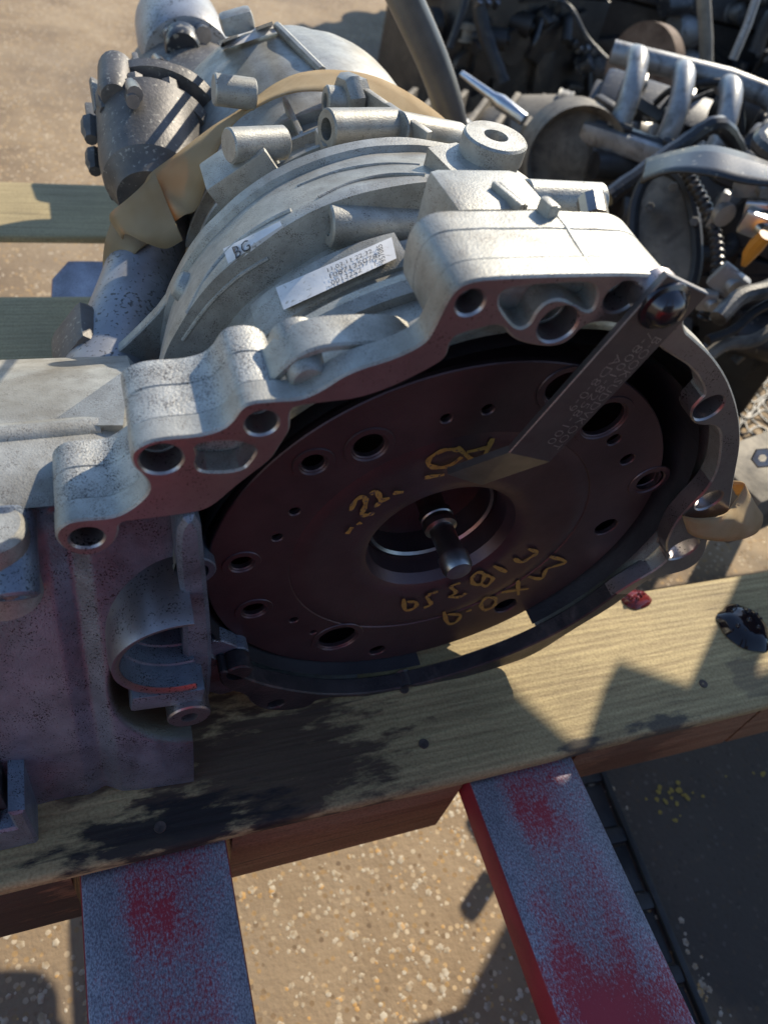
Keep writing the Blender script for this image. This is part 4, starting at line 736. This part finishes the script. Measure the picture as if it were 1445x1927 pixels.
RK = empty('shade_rack', (1.54, .50, GROUND)); tag(RK, 'unseen steel rack of scrap engines added to shade the right of the pallet', 'rack')  # added rack, out of view; its shelves and load cast the right-hand shade
for (x, y) in ((-.22, -.3), (.3, -.3), (-.22, .32), (.3, .32)): MB().box((x, y, .6), (.04, .04, 1.2), None, .003).build('post', DUSTY, RK)
MB().box((.0, .02, .385), (.62, .70, .03), None, .003).build('shelf', DUSTY, RK)
g = MB(); xs = [-.385, -.35, -.30, -.22, -.15, -.06, .0, .1, .3]; top_ = [(x, .405 + .03 * math.sin(i * 2.3) + (.02 if i % 2 else -.015)) for i, x in enumerate(xs)]
n = len(xs); V = [(x, y, z) for z in (1.13, 1.155) for (x, y) in top_] + [(x, -.36, z) for z in (1.13, 1.155) for x in xs]
g.add(V, [(i, i + 1, n + i + 1, n + i) for i in range(n - 1)] + [(2 * n + i, 2 * n + i + 1, i + 1, i) for i in range(n - 1)] + [(n + i, n + i + 1, 3 * n + i + 1, 3 * n + i) for i in range(n - 1)]).build('shelf', DUSTY, RK)  # upper shelf, shaped to cast the shadow on fork and front board

# ------------------------------------------------------------------ single scrap pieces that can be told apart behind the gearbox
def D(u, v, d): return CAM + ray(u, v).normalized() * d
bp_ = empty('bent_pipe', (D(870, 420, 1.25).x, D(870, 420, 1.25).y, GROUND)); bo = -Vector(bp_.location)
pts = spline([D(735, -60, 1.05), D(772, 20, 1.08), D(808, 100, 1.11), D(834, 170, 1.14), D(852, 240, 1.18), D(864, 330, 1.24), Vector((D(870, 420, 1.25).x, D(870, 420, 1.25).y, GROUND + .02))], 8)
MB().tube(pts, .0205, 20).build('pipe', M('grey_pipe', (.10, .10, .105), (.17, .165, .16), 14, .42, .3, .3, .05, 200), bp_, bo)
tag(bp_, 'dark grey curved pipe standing up behind the gearbox', 'pipe')
# long dusty scrap gearbox lying behind
a0, a1 = D(725, 215, 2.15), D(1075, 235, 2.05); ax = (a1 - a0); ln = ax.length
sg = empty('scrap_gearbox', ((a0.x + a1.x) / 2, (a0.y + a1.y) / 2, GROUND)); so_ = -Vector(sg.location); tag(sg, 'long scrap gearbox with a dusty top lying behind the pipe', 'gearbox')
MB().lathe([(0, 0), (0, .07), (.05, .085), (.12, .09), (.14, .11), (.20, .115), (.22, .10), (ln * .6, .12), (ln * .75, .13), (ln * .78, .15), (ln * .95, .155), (ln, .15), (ln, 0)], 40, a0 - Vector((0, 0, .10)), ax).build('casing', DUSTY, sg, so_, rough=.004)
for k in range(7):
    t = k / 7; p = a0.lerp(a1, t + .06) - Vector((0, 0, .10)); MB().box(p + Vector((0, -.02, .02)), (.014, .24, .24), Matrix.Rotation(math.atan2(ax.y, ax.x), 3, 'Z'), .003).build('rib', DUSTY, sg, so_)
for k in range(5):
    p = a0.lerp(a1, .15 + .17 * k) + Vector((0, -.10, -.12 + .03 * (k % 2))); MB().box(p, (.09, .06, .07), Matrix.Rotation(.3 * k, 3, 'Z'), .01).build('cover', IRON, sg, so_)
MB().box(sg.location + Vector((0, -.02, .06)), (ln * .9, .22, .12), Matrix.Rotation(math.atan2(ax.y, ax.x), 3, 'Z'), .02).build('sump', IRON, sg, so_)
def single(name, mb_, mat, label, cat, base):
    o = mb_.build(name, mat); o.location = (0, 0, 0); return tag(o, label, cat)
p0, p1 = D(868, 138, 1.92), D(986, 226, 1.86)
single('lever', MB().tube([p0, p0.lerp(p1, .5), p0.lerp(p1, .62), p1], .012, 10, rr=[.006, .010, .016, .013]), SILVER, 'bright metal lever lying across the dusty scrap gearbox', 'lever', p0)
c_ = D(1210, 132, 2.35)
single('flywheel', MB().lathe([(-.015, .0), (-.015, .03), (-.01, .05), (-.01, .085), (-.02, .09), (-.02, .105), (.02, .105), (.02, .0)], 48, c_, (-.95, -.3, .1)), RUSTY, 'rusty flywheel standing on edge between the engines', 'flywheel', c_)
c_ = D(1080, 300, 1.72)
single('bell_cover', MB().lathe([(0, 0), (0, .03), (.01, .05), (.01, .085), (-.01, .09), (-.02, .10), (.05, .105), (.08, .08)], 40, c_, (.25, .95, -.2)), DUSTY, 'round dusty brown cover standing left of the ribbed manifold', 'cover', c_)
for (u0, v0, u1, v1, d, r, m, lb) in ((1322, -20, 1328, 165, 2.3, .016, DUSTY, 'grey upright strap bar in front of the top right engines'), (1428, -20, 1378, 112, 2.2, .010, TUBE, 'thin bluish pipe slanting at the top right corner')):
    single('bar', MB().tube([D(u0, v0, d), D((u0 + u1) / 2 + 3, (v0 + v1) / 2, d), D(u1, v1, d)], r, 10), m, lb, 'bar', None)
# belt cover, hoses and small parts on the right-hand engine
be = empty('belt_cover', D(1245, 560, 1.42)); bo = -Vector(be.location); tag(be, 'dusty brown belt cover with black rim at the right behind the bell housing', 'cover')
lp = [D(u, v, d) for u, v, d in ((1225, 322, 1.46), (1262, 318, 1.45), (1292, 350, 1.43), (1308, 420, 1.41), (1312, 500, 1.38), (1296, 555, 1.36), (1262, 575, 1.35), (1225, 560, 1.36), (1200, 510, 1.39), (1188, 440, 1.42), (1196, 370, 1.45))]
cen = sum(lp, Vector()) / len(lp); fr = chaikin(lp, 2); n = len(fr); bk_ = ray(1245, 440).normalized() * .05
MB().add([cen - bk_ * .25] + fr + [p + bk_ for p in fr], [(0, 1 + i, 1 + (i + 1) % n) for i in range(n)] + [(1 + i, 1 + n + i, 1 + n + (i + 1) % n, 1 + (i + 1) % n) for i in range(n)]).build('shell', DUSTY, be, bo, rough=.003)
MB().tube(fr + [fr[0]], .010, 8).build('rim', RUBBER, be, bo)
for (u, v) in ((1266, 352), (1306, 417), (1222, 390), (1240, 520)):
    p = D(u, v, 1.395); MB().lathe([(-.006, 0), (-.006, .007), (0, .008), (.02, .008)], 6, p, ray(u, v)).build('bolt', ALUG, be, bo)
pts = spline([D(u, v, d) for u, v, d in ((1283, 305, 1.42), (1300, 340, 1.40), (1325, 385, 1.38), (1344, 440, 1.36), (1350, 495, 1.34), (1342, 550, 1.33), (1322, 600, 1.34))], 9)
single('ribbed_hose', MB().tube(pts, .010, 12, rr=[.0115 if i % 2 else .0085 for i in range(len(pts))]), BLACKP, 'black ribbed hose curving down beside the brown belt cover', 'hose', None)
sh_ = [(D(1215, 300, 1.40), D(1205, 345, 1.34)), (D(1270, 285, 1.38), D(1262, 325, 1.30)), (D(1330, 275, 1.36), D(1335, 330, 1.27)), (D(1400, 290, 1.36), D(1405, 345, 1.26)), (D(1475, 320, 1.36), D(1480, 350, 1.26))]
tag(ribbon(sh_, 'plastic_shroud', BLACKP, None, 8, .004), 'curved black plastic shroud below the ribbed manifold', 'shroud')
dk = empty('dipstick', D(1395, 520, 1.30)); bo = -Vector(dk.location); tag(dk, 'orange handled dipstick at the right edge', 'dipstick')
MB().tube([D(1440, 442, 1.28), D(1422, 462, 1.29), D(1408, 480, 1.295), D(1398, 500, 1.30)], .010, 10, rr=[.010, .012, .010, .004]).build('handle', ORANGE, dk, bo); MB().tube([D(1398, 500, 1.30), D(1380, 530, 1.31), D(1372, 560, 1.32)], .0025, 6).build('wire', IRON, dk, bo)
for i, (u, v, w_, h_, d, m, lb) in enumerate(((1432, 398, .05, .03, 1.36, SILVER, 'bright silver tag above the dipstick'), (1425, 424, .05, .035, 1.34, SILVER, 'bright silver plate beside the orange dipstick'), (1370, 530, .05, .04, 1.3, ALUB, 'pale metal fitting under the dipstick'), (1330, 565, .03, .03, 1.3, ALUB, 'small pale fitting below the ribbed hose'), (1150, 172, .05, .025, 2.1, COPPER, 'copper coloured block left of the rusty flywheel'), (1030, 322, .06, .02, 1.75, COPPER, 'copper coloured strip on the ground behind the breather boss'), (1425, 352, .07, .03, 1.38, ALUB, 'pale bracket at the right under the shroud'), (1352, 395, .015, .06, 1.36, ALUB, 'pale upright pin beside the ribbed hose'))):
    p = D(u, v, d); g = MB().box(p, (w_, .02, h_), Matrix.Rotation(-.7, 3, 'Z') @ Matrix.Rotation(.3 * (i % 3 - 1), 3, 'Y'), .005); g.lathe([(0, 0), (0, h_ * .3), (.012, h_ * .3), (.012, 0)], 12, p + Vector((0, -.018, 0)), (0, 1, 0)); single('scrap_fitting', g, m, lb, 'fitting', None)
for i, P in enumerate((((1330, 640), (1380, 620), (1420, 585), (1470, 560)), ((1310, 690), (1360, 650), (1420, 640), (1480, 600)), ((1350, 600), (1390, 560), (1440, 545), (1480, 520)))):
    pts = spline([D(u, v, 1.22 + .03 * k) for k, (u, v) in enumerate(P)], 8); single('cable', MB().tube(pts, .007 + .003 * i, 10), (IRON, DUSTY, ALUG)[i], ('thin black cable above the sunlit ground at the right', 'thick dusty cable nearest the bell housing at the right', 'grey cable below the dipstick at the right')[i], 'cable', None)
# wire netting on the sunlit ground at the right
g = MB()
for k in range(9):
    u = 1385 + 12 * k; g.tube(spline([Wz(u - 30 + 18 * math.sin(j * 1.9 + k), 640 + 24 * j, GROUND + .012) for j in range(9)], 3), .0028, 6)
for k in range(6):
    g.tube(spline([Wz(1370 + 16 * j, 660 + 30 * k + 8 * math.sin(j * 1.7 + k), GROUND + .015) for j in range(8)], 3), .0028, 6)
single('wire_netting', g, IRON, 'dark wire netting lying on the sunlit ground at the right edge', 'netting', None)
# dusty rail with a nut at the right edge
rl = empty('steel_rail', D(1440, 950, 1.05)); bo = -Vector(rl.location); tag(rl, 'dusty steel rail with a big nut at the right edge', 'rail')
q0, q1 = D(1375, 905, 1.12), D(1520, 830, 1.22); dd = (q1 - q0); MB().box((q0 + q1) / 2 + Vector((0, 0, -.05)), (dd.length, .10, .09), Matrix.Rotation(math.atan2(dd.y, dd.x), 3, 'Z'), .006).build('beam', DUSTY, rl, bo, rough=.001)
p = D(1434, 862, 1.10); MB().lathe([(-.012, .005), (-.012, .012), (-.009, .014), (.02, .014)], 6, p, ray(1434, 862)).build('nut', SHAFT, rl, bo)
# drain channel beside the right fork and yellow paint flecks
dr = empty('drain_channel', (.585, .12, GROUND)); tag(dr, 'dark iron drain channel with rounded slots beside the right fork', 'drain')
d0, d1 = Wz(1140, 1480, GROUND), Wz(1325, 1930, GROUND); dv = (d1 - d0).normalized(); nv = Vector((dv.y, -dv.x, 0)); nv = nv if nv.x < 0 else -nv; bo = -Vector(dr.location)
for sdn, wd_ in ((0.0, .008), (.075, .008)):
    a = d0 - dv * .3 + nv * sdn; b = d1 + dv * .1 + nv * sdn; MB().box((a + b) / 2 + Vector((0, 0, .004)), ((b - a).length, wd_, .012), Matrix.Rotation(math.atan2(dv.y, dv.x), 3, 'Z'), .002).build('edge_bar', IRON, dr, bo)
for k in range(9):
    p = d0 - dv * .18 + dv * .082 * k + nv * .037; rot = Matrix.Rotation(math.atan2(dv.y, dv.x), 3, 'Z'); MB().box(p + Vector((0, 0, .003)), (.020, .066, .010), rot, .004).build('cross_bar', IRON, dr, bo)
    MB().box(p + dv * .041 + Vector((0, 0, .001)), (.056, .058, .004), rot, .0015).build('slot_plate', IRON, dr, bo)
YP = M('yellow_paint', (.26, .18, .03), (.40, .28, .05), 300, .7)
g = MB(); rr2 = random.Random(9)
for k in range(30):
    u, v = rr2.choice(((1240, 1480), (1290, 1500), (1265, 1530), (1430, 1465))); p = Wz(u + rr2.gauss(0, 22), v + rr2.gauss(0, 20), GROUND + .0025); q = rr2.uniform(.0015, .005); m_ = 7
    g.add([p + Vector((q * rr2.uniform(.5, 1.2) * math.cos(6.28 * i / m_), q * rr2.uniform(.5, 1.2) * math.sin(6.28 * i / m_), rr2.uniform(0, .0004))) for i in range(m_)], [tuple(range(m_))])
tag(g.build('paint_flecks', YP), 'flecks of yellow paint on the shaded ground at the lower right', 'paint', kind='stuff')
